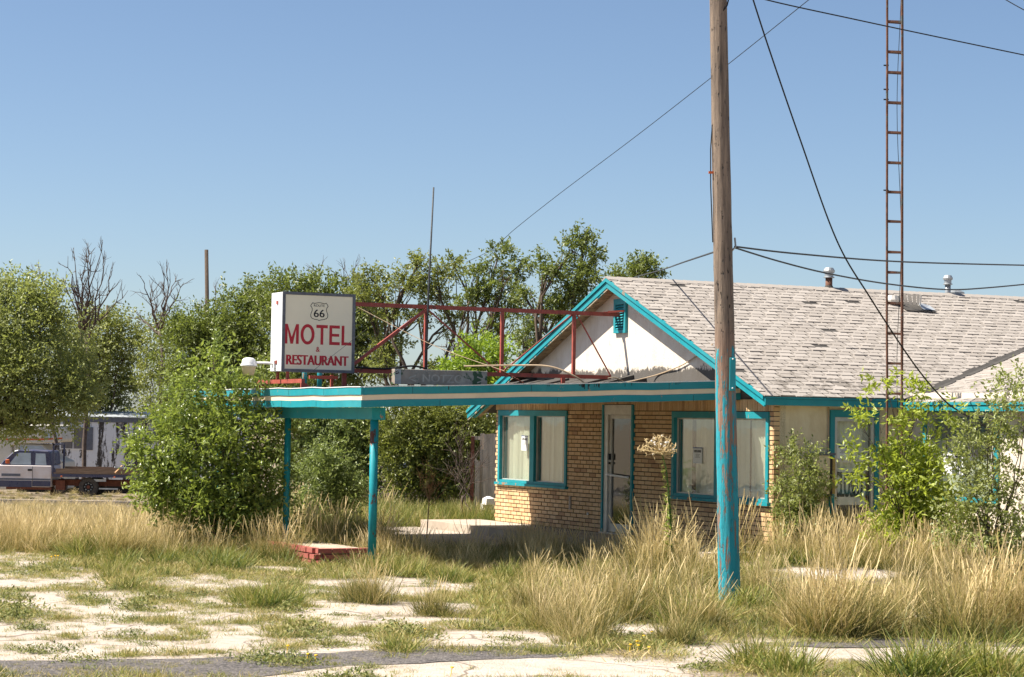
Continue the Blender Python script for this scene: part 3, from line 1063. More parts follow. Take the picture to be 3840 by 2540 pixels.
vis = (pc[:, 0] > 0) & (pc[:, 0] < 3840)
order = np.argsort(np.where(vis, -size, 1))
pick = set(order[:300].tolist())
for i in sorted(pick):
    t = np.array(tabs[i]); c = t.mean(0)
    me = bpy.data.meshes.new('shingle')
    me.from_pydata([tuple(p - c) for p in t], [], unit.f)
    me.materials.append(M['shingle'])
    o = bpy.data.objects.new('shingle', me)
    o.location = tuple(c); o.parent = roof
    col.objects.link(o)
rest = [t for i, t in enumerate(tabs) if i not in pick]
cell_mesh('shingle_courses', rest, M['shingle'], roof, rng.random(len(rest)))
# wing shingles
tabs = []
WCS = math.cos(math.atan(WS)); WSN = math.sin(math.atan(WS))
k = 0
while True:
    s = k * EXP
    r_lo = R_WE - 0.03 + s * WCS
    if r_lo > rr1 - 0.2: break
    r_hi = r_lo + (EXP + 0.03) * WCS
    off = (k % 2) * TW / 2
    i = 0
    while True:
        u1 = va(r_lo) - 0.02 - i * TW + off; u0 = u1 - TW + 0.010
        i += 1
        u1 = min(u1, va(r_lo) - 0.02)
        if u1 < -4.8: break
        if u1 - u0 < 0.03: continue
        l = 0.011 + random.random() ** 3 * 0.008
        zl = wing_z(r_lo); zh = wing_z(r_hi)
        tabs.append([(r_lo, u0, zl + .001), (r_hi, u0, zh + .001), (r_hi, u1, zh + .001), (r_lo, u1, zl + .001),
                     (r_lo, u0, zl + l), (r_hi, u0, zh + .006), (r_hi, u1, zh + .006), (r_lo, u1, zl + l)])
    k += 1
cell_mesh('shingle_courses', tabs, M['shingle'], wing_roof, rng.random(len(tabs)))
# ridge caps
rc = MB()
x = OH - 0.02
while x < R_END:
    rc.hexa([(x, RIDGE_U - .12, RIDGE_Z - .048), (x + .27, RIDGE_U - .12, RIDGE_Z - .055), (x + .27, RIDGE_U, RIDGE_Z + .002), (x, RIDGE_U, RIDGE_Z + .006),
             (x, RIDGE_U - .12, RIDGE_Z - .025), (x + .27, RIDGE_U - .12, RIDGE_Z - .035), (x + .27, RIDGE_U, RIDGE_Z + .022), (x, RIDGE_U, RIDGE_Z + .030)])
    rc.hexa([(x, RIDGE_U, RIDGE_Z + .002), (x + .27, RIDGE_U, RIDGE_Z + .001), (x + .27, RIDGE_U + .12, RIDGE_Z - .05), (x, RIDGE_U + .12, RIDGE_Z - .05),
             (x, RIDGE_U, RIDGE_Z + .0295), (x + .27, RIDGE_U, RIDGE_Z + .0215), (x + .27, RIDGE_U + .12, RIDGE_Z - .03), (x, RIDGE_U + .12, RIDGE_Z - .025)])
    x += 0.20
tag(rc.build('ridge_cap', M['shingle'], roof), kind='stuff')
# dark gritty valley
vl = MB()
n = 14
for i in range(n):
    ra, rb = R_WE + 0.02 + (rr1 - R_WE) * i / n, R_WE + 0.02 + (rr1 - R_WE) * (i + 1) / n
    wd = 0.05 + 0.05 * random.random()
    vl.add([(ra, va(ra) - wd, wing_z(ra) + .018), (rb, va(rb) - wd, wing_z(rb) + .018), (rb, va(rb), wing_z(rb) + .03), (ra, va(ra), wing_z(ra) + .03),
            (rb, va(rb) + wd, roof_z(va(rb) + wd) + .03), (ra, va(ra) + wd, roof_z(va(ra) + wd) + .03)], [(0, 1, 2, 3), (3, 2, 4, 5)])
vl.build('valley_flashing', M['roof_deck'], roof)

# rake boards on the gable end
for side, uend in ((1, EV_R), (-1, U_L)):
    def rk(dz0, dz1, r0, r1, mb):
        a = (RIDGE_U, RIDGE_Z); b = (uend, roof_z(uend))
        mb.hexa([(r0, a[0], a[1] + dz0), (r1, a[0], a[1] + dz0), (r1, b[0], b[1] + dz0), (r0, b[0], b[1] + dz0),
                 (r0, a[0], a[1] + dz1), (r1, a[0], a[1] + dz1), (r1, b[0], b[1] + dz1), (r0, b[0], b[1] + dz1)])
    m1 = MB(); rk(-0.155, -0.062, OH, OH + 0.035, m1)
    m1.build('rake_board', M['teal'], motel)
    m2 = MB(); rk(-0.058, -0.004, OH - 0.022, OH + 0.008, m2)
    m2.build('rake_trim', M['teal'], motel)
    if side == -1:
        m3 = MB(); rk(-0.185, -0.158, OH + 0.012, OH + 0.03, m3)
        m3.build('rake_lower_strip', M['board_cream'], motel)
# soffit planks under the gable overhang (planks run out from the wall)
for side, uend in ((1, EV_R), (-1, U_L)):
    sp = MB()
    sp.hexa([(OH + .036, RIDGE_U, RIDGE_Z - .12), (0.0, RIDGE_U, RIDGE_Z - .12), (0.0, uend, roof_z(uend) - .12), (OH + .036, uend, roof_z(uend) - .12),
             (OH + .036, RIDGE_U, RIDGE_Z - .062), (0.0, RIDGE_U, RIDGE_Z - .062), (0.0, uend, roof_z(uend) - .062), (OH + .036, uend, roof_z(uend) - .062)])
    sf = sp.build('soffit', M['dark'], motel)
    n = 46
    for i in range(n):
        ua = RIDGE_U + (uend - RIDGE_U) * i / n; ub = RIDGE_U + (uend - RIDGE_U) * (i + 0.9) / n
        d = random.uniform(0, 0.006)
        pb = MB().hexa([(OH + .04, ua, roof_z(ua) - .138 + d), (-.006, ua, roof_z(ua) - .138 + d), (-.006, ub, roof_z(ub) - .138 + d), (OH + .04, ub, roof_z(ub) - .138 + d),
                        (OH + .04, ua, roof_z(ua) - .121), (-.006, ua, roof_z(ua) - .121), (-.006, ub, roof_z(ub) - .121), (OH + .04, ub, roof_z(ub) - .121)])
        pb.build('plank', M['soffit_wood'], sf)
# rafter tails at the far-left eave
for k in range(2):
    MB().hexa([(OH + .1 + k * .5, 9.02, 2.28), (OH + .16 + k * .5, 9.02, 2.28), (OH + .16 + k * .5, 9.6, 2.06), (OH + .1 + k * .5, 9.6, 2.06),
               (OH + .1 + k * .5, 9.02, 2.36), (OH + .16 + k * .5, 9.02, 2.36), (OH + .16 + k * .5, 9.6, 2.13), (OH + .1 + k * .5, 9.6, 2.13)]).build('rafter_tail', M['teal'], motel)
# eave fascia of the long side, with drip edge
f1 = MB().box((OH + .002, EV_R - 0.03, 2.285), (R_WE + 0.02, EV_R, 2.372)); f1.build('fascia', M['teal'], motel)
f2 = MB().box((OH + .004, EV_R - 0.045, 2.376), (R_WE, EV_R - 0.002, 2.402)); f2.build('drip_edge', M['teal'], motel)
f5 = MB().box((OH + .04, EV_R, 2.30), (R_WE, 0.0, 2.33)); f5.build('eave_soffit', M['soffit_wood'], motel)
# wing fascia
f3 = MB().box((R_WE - 0.03, -4.8, 2.245), (R_WE, EV_R - 0.05, 2.325)); f3.build('fascia', M['teal'], motel)
f4 = MB().box((R_WE - 0.045, -4.8, 2.328), (R_WE - .002, EV_R - 0.05, 2.366)); f4.build('drip_edge', M['teal'], motel)
f6 = MB().box((R_WE, -4.8, 2.27), (R_W, EV_R - .05, 2.295)); f6.build('eave_soffit', M['soffit_wood'], motel)


# windows on the gable wall
def gable_window(win, mull, label):
    u0, u1, z0, z1 = win
    hd = 0.095
    w = MB()
    w.box((-0.028, u0, z1 - hd), (0.12, u1, z1 - 0.002))                 # head
    w.box((-0.024, u0, z0 + 0.001), (0.12, u0 + 0.07, z1 - hd - .001))
    w.box((-0.024, u1 - 0.07, z0 + 0.001), (0.12, u1, z1 - hd - .001))
    w.box((-0.020, mull[0], z0 + 0.001), (0.12, mull[1], z1 - hd - .001))
    w.box((-0.018, u0 + .071, z0 + 0.001), (0.12, mull[0] - .001, z0 + 0.045)).box((-0.018, mull[1] + .001, z0 + 0.001), (0.12, u1 - .071, z0 + 0.045))
    fr = w.build('window', M['teal'], motel)
    if label: fr['label'] = label
    st = MB()
    for a, b in ((u0 + .0705, mull[0] - .0005), (mull[1] + .0005, u1 - .0705)):
        st.box((0.03, a, z0 + .046), (0.05, a + .02, z1 - hd - .003)).box((0.03, b - .02, z0 + .046), (0.05, b, z1 - hd - .003)).box((0.03, a + .021, z1 - hd - .02), (0.05, b - .021, z1 - hd - .003)).box((0.03, a + .021, z0 + .046), (0.05, b - .021, z0 + .062))
        MB().box((0.055, a, z0 + 0.046), (0.061, b, z1 - hd - 0.002)).build('pane', M['glass'], fr)
    st.build('glazing_bead', M['alu'], fr)
    MB().box((-0.06, u0 - 0.05, z0 - 0.045), (0.10, u1 + 0.05, z0 - 0.002)).build('sill', M['teal_peel'], fr)
    # vertical blinds behind the glass
    bl = MB()
    uu = u0 + 0.05
    while uu < u1 - 0.05:
        ang = random.uniform(0.02, 0.75)
        wd = random.choice((0.082, 0.076, 0.07))
        if random.random() < 0.90 and not (2.26 < uu < 2.44 or 7.08 < uu < 7.22 or 8.5 < uu < 8.56):
            c, s = math.cos(ang), math.sin(ang)
            bl.add([(0.13 + s * wd, uu, z0 + 0.03), (0.13, uu + c * wd, z0 + 0.03), (0.13, uu + c * wd, z1 - 0.08), (0.13 + s * wd, uu, z1 - 0.08)], [(0, 1, 2, 3)])
        uu += 0.078
    tag(bl.build('vertical_blind', M['blind'], fr), kind='stuff')
    return fr


gable_window(WIN_L, (7.45, 7.61), None)
gable_window(WIN_R, (1.40, 1.55), None)


def notice(name, label, o, right, up, w, h, normal):
    """printed warning sheet taped inside or on glass; all in building coords"""
    t = local_thing(name, label, 'notice', *o)
    right = np.array(right, float); up = np.array(up, float); nn = np.array(normal, float); o = np.array(o, float)
    def plate(mb, x0, x1, y0, y1, d0, d1):
        mb.hexa([o + right * x + up * y + nn * d for d in (d0, d1) for x, y in ((x0, y0), (x1, y0), (x1, y1), (x0, y1))])
    m = MB(); plate(m, 0, w, 0, h, 0, 0.0015); m.build('sheet', M['paper'], t)
    m = MB(); plate(m, w * .12, w * .88, h * .70, h * .84, 0.0018, 0.0022); m.build('print_block', M['black'], t)
    m = MB()
    put_text(m, 'NO', o + right * w * .42 + up * h * .785 + nn * .003, right, up, w * .16, h * .045)
    put_text(m, 'TRESPASSING', o + right * w * .15 + up * h * .715 + nn * .003, right, up, w * .70, h * .05)
    m.build('lettering', M['paper'], t)
    m = MB()
    for s, y in (('VIOLATORS', .54), ('WILL BE', .45), ('PROSECUTED', .36)):
        ww_ = w * (.5 if s != 'WILL BE' else .36) * (1.12 if s[0] == 'P' else 1)
        put_text(m, s, o + right * (w / 2 - ww_ / 2) + up * h * y + nn * .002, right, up, ww_, h * .062, 0.03)
    m.build('lettering', M['black'], t)
    m = MB(); plate(m, -.01, w + .01, h * .97, h * 1.02, 0.0025, 0.003); m.build('tape', M['blue'], t)
    return t


NG = (-1, 0, 0); RG = (0, -1, 0); UP = (0, 0, 1)
notice('notice', 'white warning notice in the sunlit two-pane window left of the entrance', (0.050, 8.06, 1.51), RG, UP, 0.25, 0.25, NG)
notice('notice', 'white warning notice behind the front door glass', (0.058, 4.55, 1.80), RG, UP, 0.26, 0.22, NG)
notice('notice', 'white warning notice low in the large window beside the utility pole', (0.050, 2.26, 1.43), RG, UP, 0.26, 0.23, NG)

# front door
dr = MB()
dr.box((-0.03, DOOR[0], ZB), (0.12, DOOR[0] + 0.05, DOOR[3])).box((-0.03, DOOR[1] - 0.05, ZB), (0.12, DOOR[1], DOOR[3]))
dfr = dr.build('front_door', M['teal'], motel)
d2 = MB()
a, b = DOOR[0] + 0.052, DOOR[1] - 0.052
d2.box((-0.015, a, DOOR[3] - 0.16), (0.11, b, DOOR[3] - .004))                       # transom bar
d2.box((-0.010, b - 0.12, ZB + .02), (0.11, b, DOOR[3] - 0.162))                     # jamb
d2.box((0.0, a, ZB + .02), (0.11, a + 0.035, DOOR[3] - 0.162))
d2.build('door_frame', M['alu'], dfr)
d3 = MB()
a2, b2 = a + 0.037, b - 0.122
d3.box((0.02, a2, ZB + .03), (0.065, a2 + 0.05, DOOR[3] - .165)).box((0.02, b2 - 0.07, ZB + .03), (0.065, b2, DOOR[3] - .165))
d3.box((0.02, a2 + .051, ZB + .03), (0.065, b2 - .071, ZB + 0.16)).box((0.02, a2 + .051, DOOR[3] - .22), (0.065, b2 - .071, DOOR[3] - .165))
d3.build('stile', M['alu'], dfr)
MB().box((0.045, a2 + .051, ZB + .161), (0.052, b2 - .071, DOOR[3] - .221)).build('pane', M['glass_dark'], dfr)
MB().tube([(-0.03, a2 + .02, 1.16), (-0.03, b2 - .01, 1.19)], 0.018, 8).build('push_bar', M['white'], dfr)
MB().box((-.012, b2 - .06, 1.42), (.018, b2 - .03, 1.52)).box((-.012, b2 - .055, 1.35), (.018, b2 - .035, 1.385)).build('lock', M['black'], dfr)
MB().box((0.02, a - .002, 1.40), (-.022, a + .02, 1.5)).build('hinge', M['black'], dfr)
th = MB().box((-0.06, DOOR[0], ZB - .001), (0.12, DOOR[1], ZB + 0.018)); th.build('threshold', M['alu'], dfr)
# wall fittings
MB().box((-0.022, 6.06, 0.58), (0.002, 6.12, 0.80)).build('outlet_box', M['concrete'], motel)
MB().lathe((-0.02, 5.45, 0.52), [(0.012, 0), (0.02, 0.01), (0.02, 0.03), (0.012, .04)], 8).build('hose_tap', M['white'], motel)

# gable vent with louvres
V0, V1, VZ0, VZ1 = 4.23, 4.62, 3.42, 3.96
vb = MB()
vb.box((-0.05, V0, VZ0), (-.004, V0 + .06, VZ1)).box((-0.05, V1 - .06, VZ0), (-.004, V1, VZ1)).box((-0.05, V0 + .061, VZ0), (-.004, V1 - .061, VZ0 + .05)).box((-0.05, V0 + .061, VZ1 - .09), (-.004, V1 - .061, VZ1))
vent = vb.build('gable_vent', M['teal'], motel)
MB().box((-.012, V0 + .061, VZ0 + .051), (-.006, V1 - .061, VZ1 - .091)).build('vent_back', M['dark'], vent)
for k in range(9):
    z = VZ0 + .06 + k * 0.0435
    MB().hexa([(-.052, V0 + .062, z), (-.044, V0 + .062, z - .004), (-.044, V1 - .062, z - .004), (-.052, V1 - .062, z),
               (-.022, V0 + .062, z + .032), (-.014, V0 + .062, z + .028), (-.014, V1 - .062, z + .028), (-.022, V1 - .062, z + .032)]).build('slat', M['teal'], vent)

# side door with the CLOSED sign
r0, r1, z0, z1 = CD
sd = MB()
sd.box((r0, -0.03, z0), (r0 + .075, .1, z1 - .001)).box((r1 - .075, -0.03, z0), (r1, .1, z1 - .001)).box((r0 + .076, -0.03, z1 - .1), (r1 - .076, .1, z1))
sdoor = sd.build('side_door', M['teal'], motel)
a, b = r0 + .077, r1 - .077
s2 = MB()
s2.box((a, -.012, z0 + .02), (a + .05, .03, z1 - .102)).box((b - .05, -.012, z0 + .02), (b, .03, z1 - .102)).box((a + .051, -.012, z1 - .16), (b - .051, .03, z1 - .102))
s2.box((a + .051, -.012, 1.50), (b - .051, .03, 1.545)).box((a + .051, -.012, z0 + .02), (b - .051, .03, z0 + .30))
s2.build('storm_frame', M['alu'], sdoor)
MB().box((a + .051, .010, z0 + .301), (b - .051, .015, 1.499)).box((a + .051, .010, 1.546), (b - .051, .015, z1 - .161)).build('pane', M['glass_clear'], sdoor)
MB().add([(a + .05 + i * .06, .09 + .02 * (i % 2), zz) for i in range(11) for zz in (1.2, 2.1)], [(2 * i, 2 * i + 2, 2 * i + 3, 2 * i + 1) for i in range(10)]).build('curtain', M['blind'], sdoor)
cs = local_thing('closed_sign', 'white board with tall black letters CLOSED behind the side door glass', 'sign', 1.35, .06, 0.9)
MB().box((a + .045, .05, 0.90), (b - .10, .056, 1.42)).build('board', M['paper'], cs)
m = MB(); put_text(m, 'CLOSED', (a + .055, .0485, 1.01), (1, 0, 0), UP, 0.48, 0.36, 0.03); m.build('lettering', M['black'], cs)
MB().box((b - .098, .045, .3), (b - .05, .06, 1.38)).build('jamb_board', M['rust_pipe'], sdoor)  # brown strip behind the glass beside the right door stile
notice('notice', 'white warning notice in the upper glass of the CLOSED door', (a + .06, .008, 1.555), (1, 0, 0), UP, 0.21, 0.21, (0, -1, 0))
# wing window
u0, u1, z0, z1 = WW
w = MB()
w.box((R_W - .03, u0, z0), (R_W + .1, u0 + .09, z1 - .03)).box((R_W - .03, u1 - .08, z0), (R_W + .1, u1, z1 - .03)).box((R_W - .03, u0, z1 - .029), (R_W + .1, u1, z1)).box((R_W - .03, u0 + .091, z0), (R_W + .1, u1 - .081, z0 + .06))
wwin = w.build('window', M['teal'], motel)
MB().box((R_W - .012, u0 + .092, z0 + .061), (R_W + .05, u0 + .18, z1 - .031)).box((R_W - .012, u1 - .16, z0 + .061), (R_W + .05, u1 - .082, z1 - .031)).box((R_W - .012, u0 + .181, z1 - .09), (R_W + .05, u1 - .161, z1 - .031)).build('glazing_bead', M['alu'], wwin)
MB().box((R_W + .02, u0 + .18, z0 + .061), (R_W + .026, u1 - .16, z1 - .09)).build('pane', M['glass'], wwin)
MB().add([(R_W + .2 + .03 * (i % 2), u0 + .1 + i * .1, zz) for i in range(15) for zz in (1.0, 1.62)], [(2 * i, 2 * i + 2, 2 * i + 3, 2 * i + 1) for i in range(14)]).build('curtain', M['blind'], wwin)
notice('notice', 'white warning notice in the wing window behind the yellow-green sapling', (R_W + .012, -0.86, 1.36), RG, UP, 0.44, 0.32, NG)

# roof pipes
def chimney(r, h, w, mat, label):
    z = RIDGE_Z - 0.1
    t = local_thing('flue_pipe', label, 'flue', r, RIDGE_U + .05, z, 'metal flue pipes on the motel ridge')
    MB().lathe((r, RIDGE_U + .05, z), [(w / 2, 0), (w / 2, h * .62)], 12).build('pipe', mat, t, True)
    MB().lathe((r, RIDGE_U + .05, z + h * .62), [(w * .8, 0), (w * .8, h * .03), (w * .62, h * .05), (w * .62, h * .17), (w * .8, h * .19), (w * .85, h * .26), (w * .6, h * .36), (w * .12, h * .38)], 14).build('cap', M['galv'], t)
    if mat is M['rust_pipe']:
        MB().lathe((r, RIDGE_U + .05, z + .06), [(w * .9, 0), (w * .6, .08), (w * .5, .1)], 12).build('flashing', M['roof_deck'], t)


chimney(3.93, 0.46, 0.115, M['rust_pipe'], 'rust-streaked flue pipe with capped top, nearer one on the ridge')
chimney(6.35, 0.44, 0.10, M['galv'], 'clean grey flue pipe with capped top, farther along the ridge')
t = local_thing('roof_vent', 'squat grey vent cap just behind the ridge beside the grey flue', 'vent', 6.62, RIDGE_U + .2, RIDGE_Z - .15)
MB().lathe((6.62, RIDGE_U + .2, RIDGE_Z - .15), [(.12, 0), (.12, .16), (.16, .17), (.16, .21), (.1, .24)], 14).build('cap', M['galv'], t)
# broken turbine vent lying on the slope
uu = 3.75
zz = roof_z(uu) + 0.02
tv = local_thing('turbine_vent', 'broken silvery turbine vent leaning on the shingles below the ridge', 'vent', 5.0, uu, zz)
MB().add([(4.75, uu - .28, zz - .10), (5.35, uu - .33, zz - .115), (5.3, uu + .1, zz + .06), (4.8, uu + .12, zz + .068)], [(0, 1, 2, 3)]).build('flashing', M['roof_deck'], tv)
hb = MB()
for i in range(14):
    an = 2 * math.pi * i / 16
    an2 = 2 * math.pi * (i + .8) / 16
    hb.add([(5.0 + .17 * math.cos(an), uu - .05 + .17 * math.sin(an), zz + .0), (5.0 + .17 * math.cos(an2), uu - .05 + .17 * math.sin(an2), zz + .0),
            (4.97 + .21 * math.cos(an2), uu - .05 + .21 * math.sin(an2), zz + .16), (4.97 + .21 * math.cos(an), uu - .05 + .21 * math.sin(an), zz + .17)], [(0, 1, 2, 3)])
hb.build('fin_ring', M['alu'], tv)
MB().lathe((4.72, uu + .05, zz + .02), [(.11, 0), (.12, .06), (.09, .13)], 10).build('collar', M['alu'], tv)
MB().add([(5.1, uu - .25, zz - .07), (5.32, uu - .3, zz - .08), (5.27, uu - .2, zz + .0), (5.05, uu - .15, zz + .05)], [(0, 1, 2, 3)]).build('loose_blade', M['pale_metal'], tv)

# platform / pavement in front of the brick wall
pv = MB()
pv.box((-1.15, -0.1, -0.2), (-0.002, 9.6, ZB - 0.004))
pv.box((-3.3, 4.3, -0.2), (-1.152, 9.8, 0.12))
tag(pv.build('pavement', M['concrete'], None), 'raised concrete walkway along the brick wall', kind='structure')
bpy.data.objects['pavement'].location = tuple(W(0, 0, 0)); bpy.data.objects['pavement'].rotation_euler = (0, 0, PHI)

# wall-mounted box with perforated face beside the CLOSED door
wb = local_thing('wall_heater', 'shallow wall box with gold perforated side between shrub and CLOSED door', 'wall box', 0.72, 0, 1.2)
MB().box((0.62, -.16, 1.06), (0.84, -.002, 1.60)).build('case', M['stucco'], wb)
MB().box((0.60, -.18, 1.602), (0.92, -.002, 1.635)).build('top_plate', M['grey_blue'], wb)
MB().box((0.845, -.17, 1.03), (0.875, -.002, 1.60)).box((0.93, -.05, 1.03), (0.955, -.032, 1.6)).build('edge_strip', M['black'], wb)
MB().box((0.876, -.165, 1.06), (0.925, -.04, 1.57)).build('perforated_face', M['gold'], wb)
m = MB()
m.tube([(0.90, -.02, 2.28), (0.905, -.02, 1.9), (0.895, -.02, 1.6), (0.96, -.05, 1.35), (0.90, -.06, 1.1), (0.97, -.05, 0.75)], 0.010, 6)
tag(m.build('wall_cable', M['tan_cable'], None), 'pale cable hanging down beside the CLOSED door frame', 'cable')
bpy.data.objects['wall_cable'].location = tuple(W(0, 0, 0)); bpy.data.objects['wall_cable'].rotation_euler = (0, 0, PHI)

# ================================================================== CANOPY
CL, CU0, CU1 = -5.79, 0.87, 8.07


def cz(r):      # canopy soffit level
    return 2.157 + (r - CL) / 5.79 * 0.21


canopy = local_thing('canopy', 'flat drive-through canopy with teal and cream fascia on round posts', 'canopy', -3.0, 4.4, 0)
FH = 0.262
dk = MB()
dk.hexa([(CL + .03, CU0 + .03, cz(CL) + .02), (-.006, CU0 + .03, cz(0) + .02), (-.006, CU1 - .03, cz(0) + .02), (CL + .03, CU1 - .03, cz(CL) + .02),
         (CL + .03, CU0 + .03, cz(CL) + .22), (-.006, CU0 + .03, cz(0) + .22), (-.006, CU1 - .03, cz(0) + .22), (CL + .03, CU1 - .03, cz(CL) + .22)])
dk.build('roof_deck', M['roof_deck'], canopy)


MB().hexa([(CL + .04, CU0 + .04, cz(CL) + .005), (-.01, CU0 + .04, cz(0) + .005), (-.01, CU1 - .04, cz(0) + .005), (CL + .04, CU1 - .04, cz(CL) + .005),
           (CL + .04, CU0 + .04, cz(CL) + .018), (-.01, CU0 + .04, cz(0) + .018), (-.01, CU1 - .04, cz(0) + .018), (CL + .04, CU1 - .04, cz(CL) + .018)]).build('soffit', M['white'], canopy)  # unseen white panel added to bounce light onto the brick wall and blinds


def strip(p0, p1, d0, d1, out, th, n=1, amp=0.0):
    """fascia strip between two (r,u) ends, z from soffit+d0 to +d1, standing out by th along out; slightly wavy"""
    m = MB()
    pts = [(p0[0] + (p1[0] - p0[0]) * i / n, p0[1] + (p1[1] - p0[1]) * i / n) for i in range(n + 1)]
    ph = [amp * (math.sin(i * 1.9) + .6 * math.sin(i * 3.7)) for i in range(n + 1)]
    for i in range(n):
        (ra, ua), (rb, ub) = pts[i], pts[i + 1]
        ha, hb = ph[i], ph[i + 1]
        m.hexa([(ra, ua, cz(ra) + d0 + ha), (rb, ub, cz(rb) + d0 + hb), (rb + out[0] * th, ub + out[1] * th, cz(rb) + d0 + hb), (ra + out[0] * th, ua + out[1] * th, cz(ra) + d0 + ha),
                (ra, ua, cz(ra) + d1 + ha), (rb, ub, cz(rb) + d1 + hb), (rb + out[0] * th, ub + out[1] * th, cz(rb) + d1 + hb), (ra + out[0] * th, ua + out[1] * th, cz(ra) + d1 + ha)])
    return m


for p0, p1, out, n in (((-.02, CU0), (CL, CU0), (0, -1), 12), ((CL, CU0 - .034), (CL, CU1 + .03), (-1, 0), 16), ((CL, CU1), (-.006, CU1), (0, 1), 4)):
    strip(p0, p1, 0.0, 0.092, out, 0.034, n, .004).build('fascia_lower', M['teal'], canopy)
    strip(p0, p1, 0.094, 0.162, out, 0.026, n, .004).build('fascia_band', M['cream'], canopy)
    strip(p0, p1, 0.164, FH, out, 0.040, n, .004).build('fascia_upper', M['teal'], canopy)
    strip(p0, p1, FH + .001, FH + .012, out, 0.048, n, .005).build('roof_edge', M['white'], canopy)
MB().hexa([(-.05, CU0 + .002, 2.36), (-.006, CU0 + .002, 2.36), (-.006, CU0 + .2, 2.36), (-.05, CU0 + .2, 2.36), (-.05, CU0 + .002, 2.5), (-.006, CU0 + .002, 2.5), (-.006, CU0 + .2, 2.5), (-.05, CU0 + .2, 2.5)]).build('end_block', M['dark'], canopy)
m = MB()
for r_, n_, L_ in ((-3.05, 2, .06), (-2.55, 12, .09), (-2.35, 7, .08), (-1.9, 2, .05), (-1.05, 3, .07), (-.35, 3, .08), (-4.6, 1, .09)):
    for i in range(n_):
        r = r_ + random.gauss(0, .05); L2 = L_ * random.uniform(.2, 1)
        zt = cz(r) + FH
        m.box((r, CU0 - .0425, zt - L2), (r + random.uniform(.004, .012), CU0 - .0385, zt - .001))
tag(m.build('tar_drip', M['black'], canopy), kind='stuff')
m = MB()
for r in (-5.1, -3.35, -1.2):
    m.box((r, CU0 - .0415, cz(r) + .166), (r + .005, CU0 - .0385, cz(r) + FH - .002)).box((r + .4, CU0 - .0355, cz(r) + .005), (r + .405, CU0 - .0335, cz(r) + .09))
for u in (2.2, 3.6, 5.1, 6.6):
    m.box((CL - .0415, u, cz(CL) + .166), (CL - .0385, u + .005, cz(CL) + FH - .003)).box((CL - .0355, u + .3, cz(CL) + .006), (CL - .0335, u + .305, cz(CL) + .088))
tag(m.build('panel_seam', M['black'], canopy), kind='stuff')
# cross beam with posts
BR0, BR1 = CL + .235, CL + .41
MB().box((BR0, CU0 + .25, 2.0), (BR1, CU1 - .25, 2.158)).build('beam', M['teal'], canopy)
MB().box((BR0 - .004, CU0 + .235, 1.995), (BR1 + .012, CU0 + .25, 2.160)).build('beam_end', M['teal_peel'], canopy)
rp = (BR0 + BR1) / 2
for up_, rad, mt in ((CU0 + .37, .056, 'teal_rust'), (CU0 + 3.73, .048, 'teal'), (CU0 + 6.85, .048, 'teal')):
    p = MB().tube([(rp, up_, -.1), (rp, up_, 2.0)], rad, 18)
    o = p.build('post', M[mt], canopy, True)
    if mt == 'teal_rust': o['label'] = 'rust-flaked teal post under the beam end'
# roll-roofing scraps and tar at the wall joint
m = MB()
for i in range(22):
    u = 3.6 + i * .2
    h = random.uniform(.03, .12)
    m.hexa([(-.5 - random.random() * .15, u, 2.575), (-.01, u, 2.6), (-.01, u + .19, 2.6), (-.5, u + .19, 2.575), (-.45, u, 2.585 + h * .5), (-.01, u, 2.64 + h), (-.01, u + .19, 2.64 + h), (-.48, u + .19, 2.585 + h * .4)])
m.build('tar_upstand', M['roof_deck'], canopy)

# concrete pump island with red-painted brick edge
isl = local_thing('pump_island', 'low pump island edged in flaking red-painted brick under the canopy posts', 'kerb island', rp, 4.0, 0)
MB().box((rp - .35, 2.25, -.1), (rp + .45, 4.75, .20)).build('core', M['concrete'], isl)
rb = bpy.data.meshes.new('brick'); rb.from_pydata(unit.v, [], unit.f); rb.materials.append(M['red_brick'])
for i in range(12):
    for k in range(4):
        o = bpy.data.objects.new('brick', rb)
        u = 2.32 + i * .21 + (.105 if k % 2 else 0)
        o.location = (rp - .40 - rp + random.uniform(-.006, .006), u - 4.0, -.045 + k * .082)
        o.scale = (.1, .2, .066)
        o.rotation_euler = (0, random.uniform(-.03, .03), random.uniform(-.05, .05))
        o.parent = isl; col.objects.link(o)

for k in range(4):
    for i in range(4):
        o = bpy.data.objects.new('brick', rb)
        o.location = (-.24 + i * .21 - (.1 if k % 2 else 0) + .02, 2.2 - 4.0, -.045 + k * .082)
        o.scale = (.2, .1, .066); o.parent = isl; col.objects.link(o)

# ================================================================== RED TRUSS + SIGN
TU = 4.45
truss = local_thing('sign_truss', 'red steel truss running from motel sign to gable vent', 'truss', -2.5, TU, 2.6)
ZT, ZBm = 3.71, 2.72
xL = -4.58


def steel(name, p, q, w=.05, h=.05):
    MB().beam(p, q, w, h).build(name, M['red_steel'], truss)


steel('chord', (xL, TU, ZT), (-.03, TU, ZT), .055, .06)
steel('chord', (xL, TU, ZBm), (-.18, TU, ZBm), .055, .06)
for r in (-3.35, -2.076, -.836):
    steel('strut', (r, TU, ZBm + .031), (r, TU, ZT - .031), .045, .05)
steel('brace', (xL + .01, TU - .03, ZBm + .06), (-3.36, TU - .03, ZT - .04), .04, .045)
steel('brace', (-3.32, TU + .032, ZT - .03), (-2.10, TU + .032, ZBm + .03), .02, .02)
steel('brace', (-2.06, TU + .034, ZBm + .03), (-.86, TU + .034, ZT - .03), .018, .018)
steel('brace', (-.80, TU - .03, ZT - .03), (-.19, TU - .03, ZBm + .02), .018, .018)
for r in (-1.05, xL - .1):
    steel('leg', (r, TU - .06, cz(r) + .21), (r, TU - .06, ZBm - .031), .05, .06)
steel('bracket', (-.25, TU - .02, ZT + .035), (.01, TU - .2, ZT + .055), .05, .03)
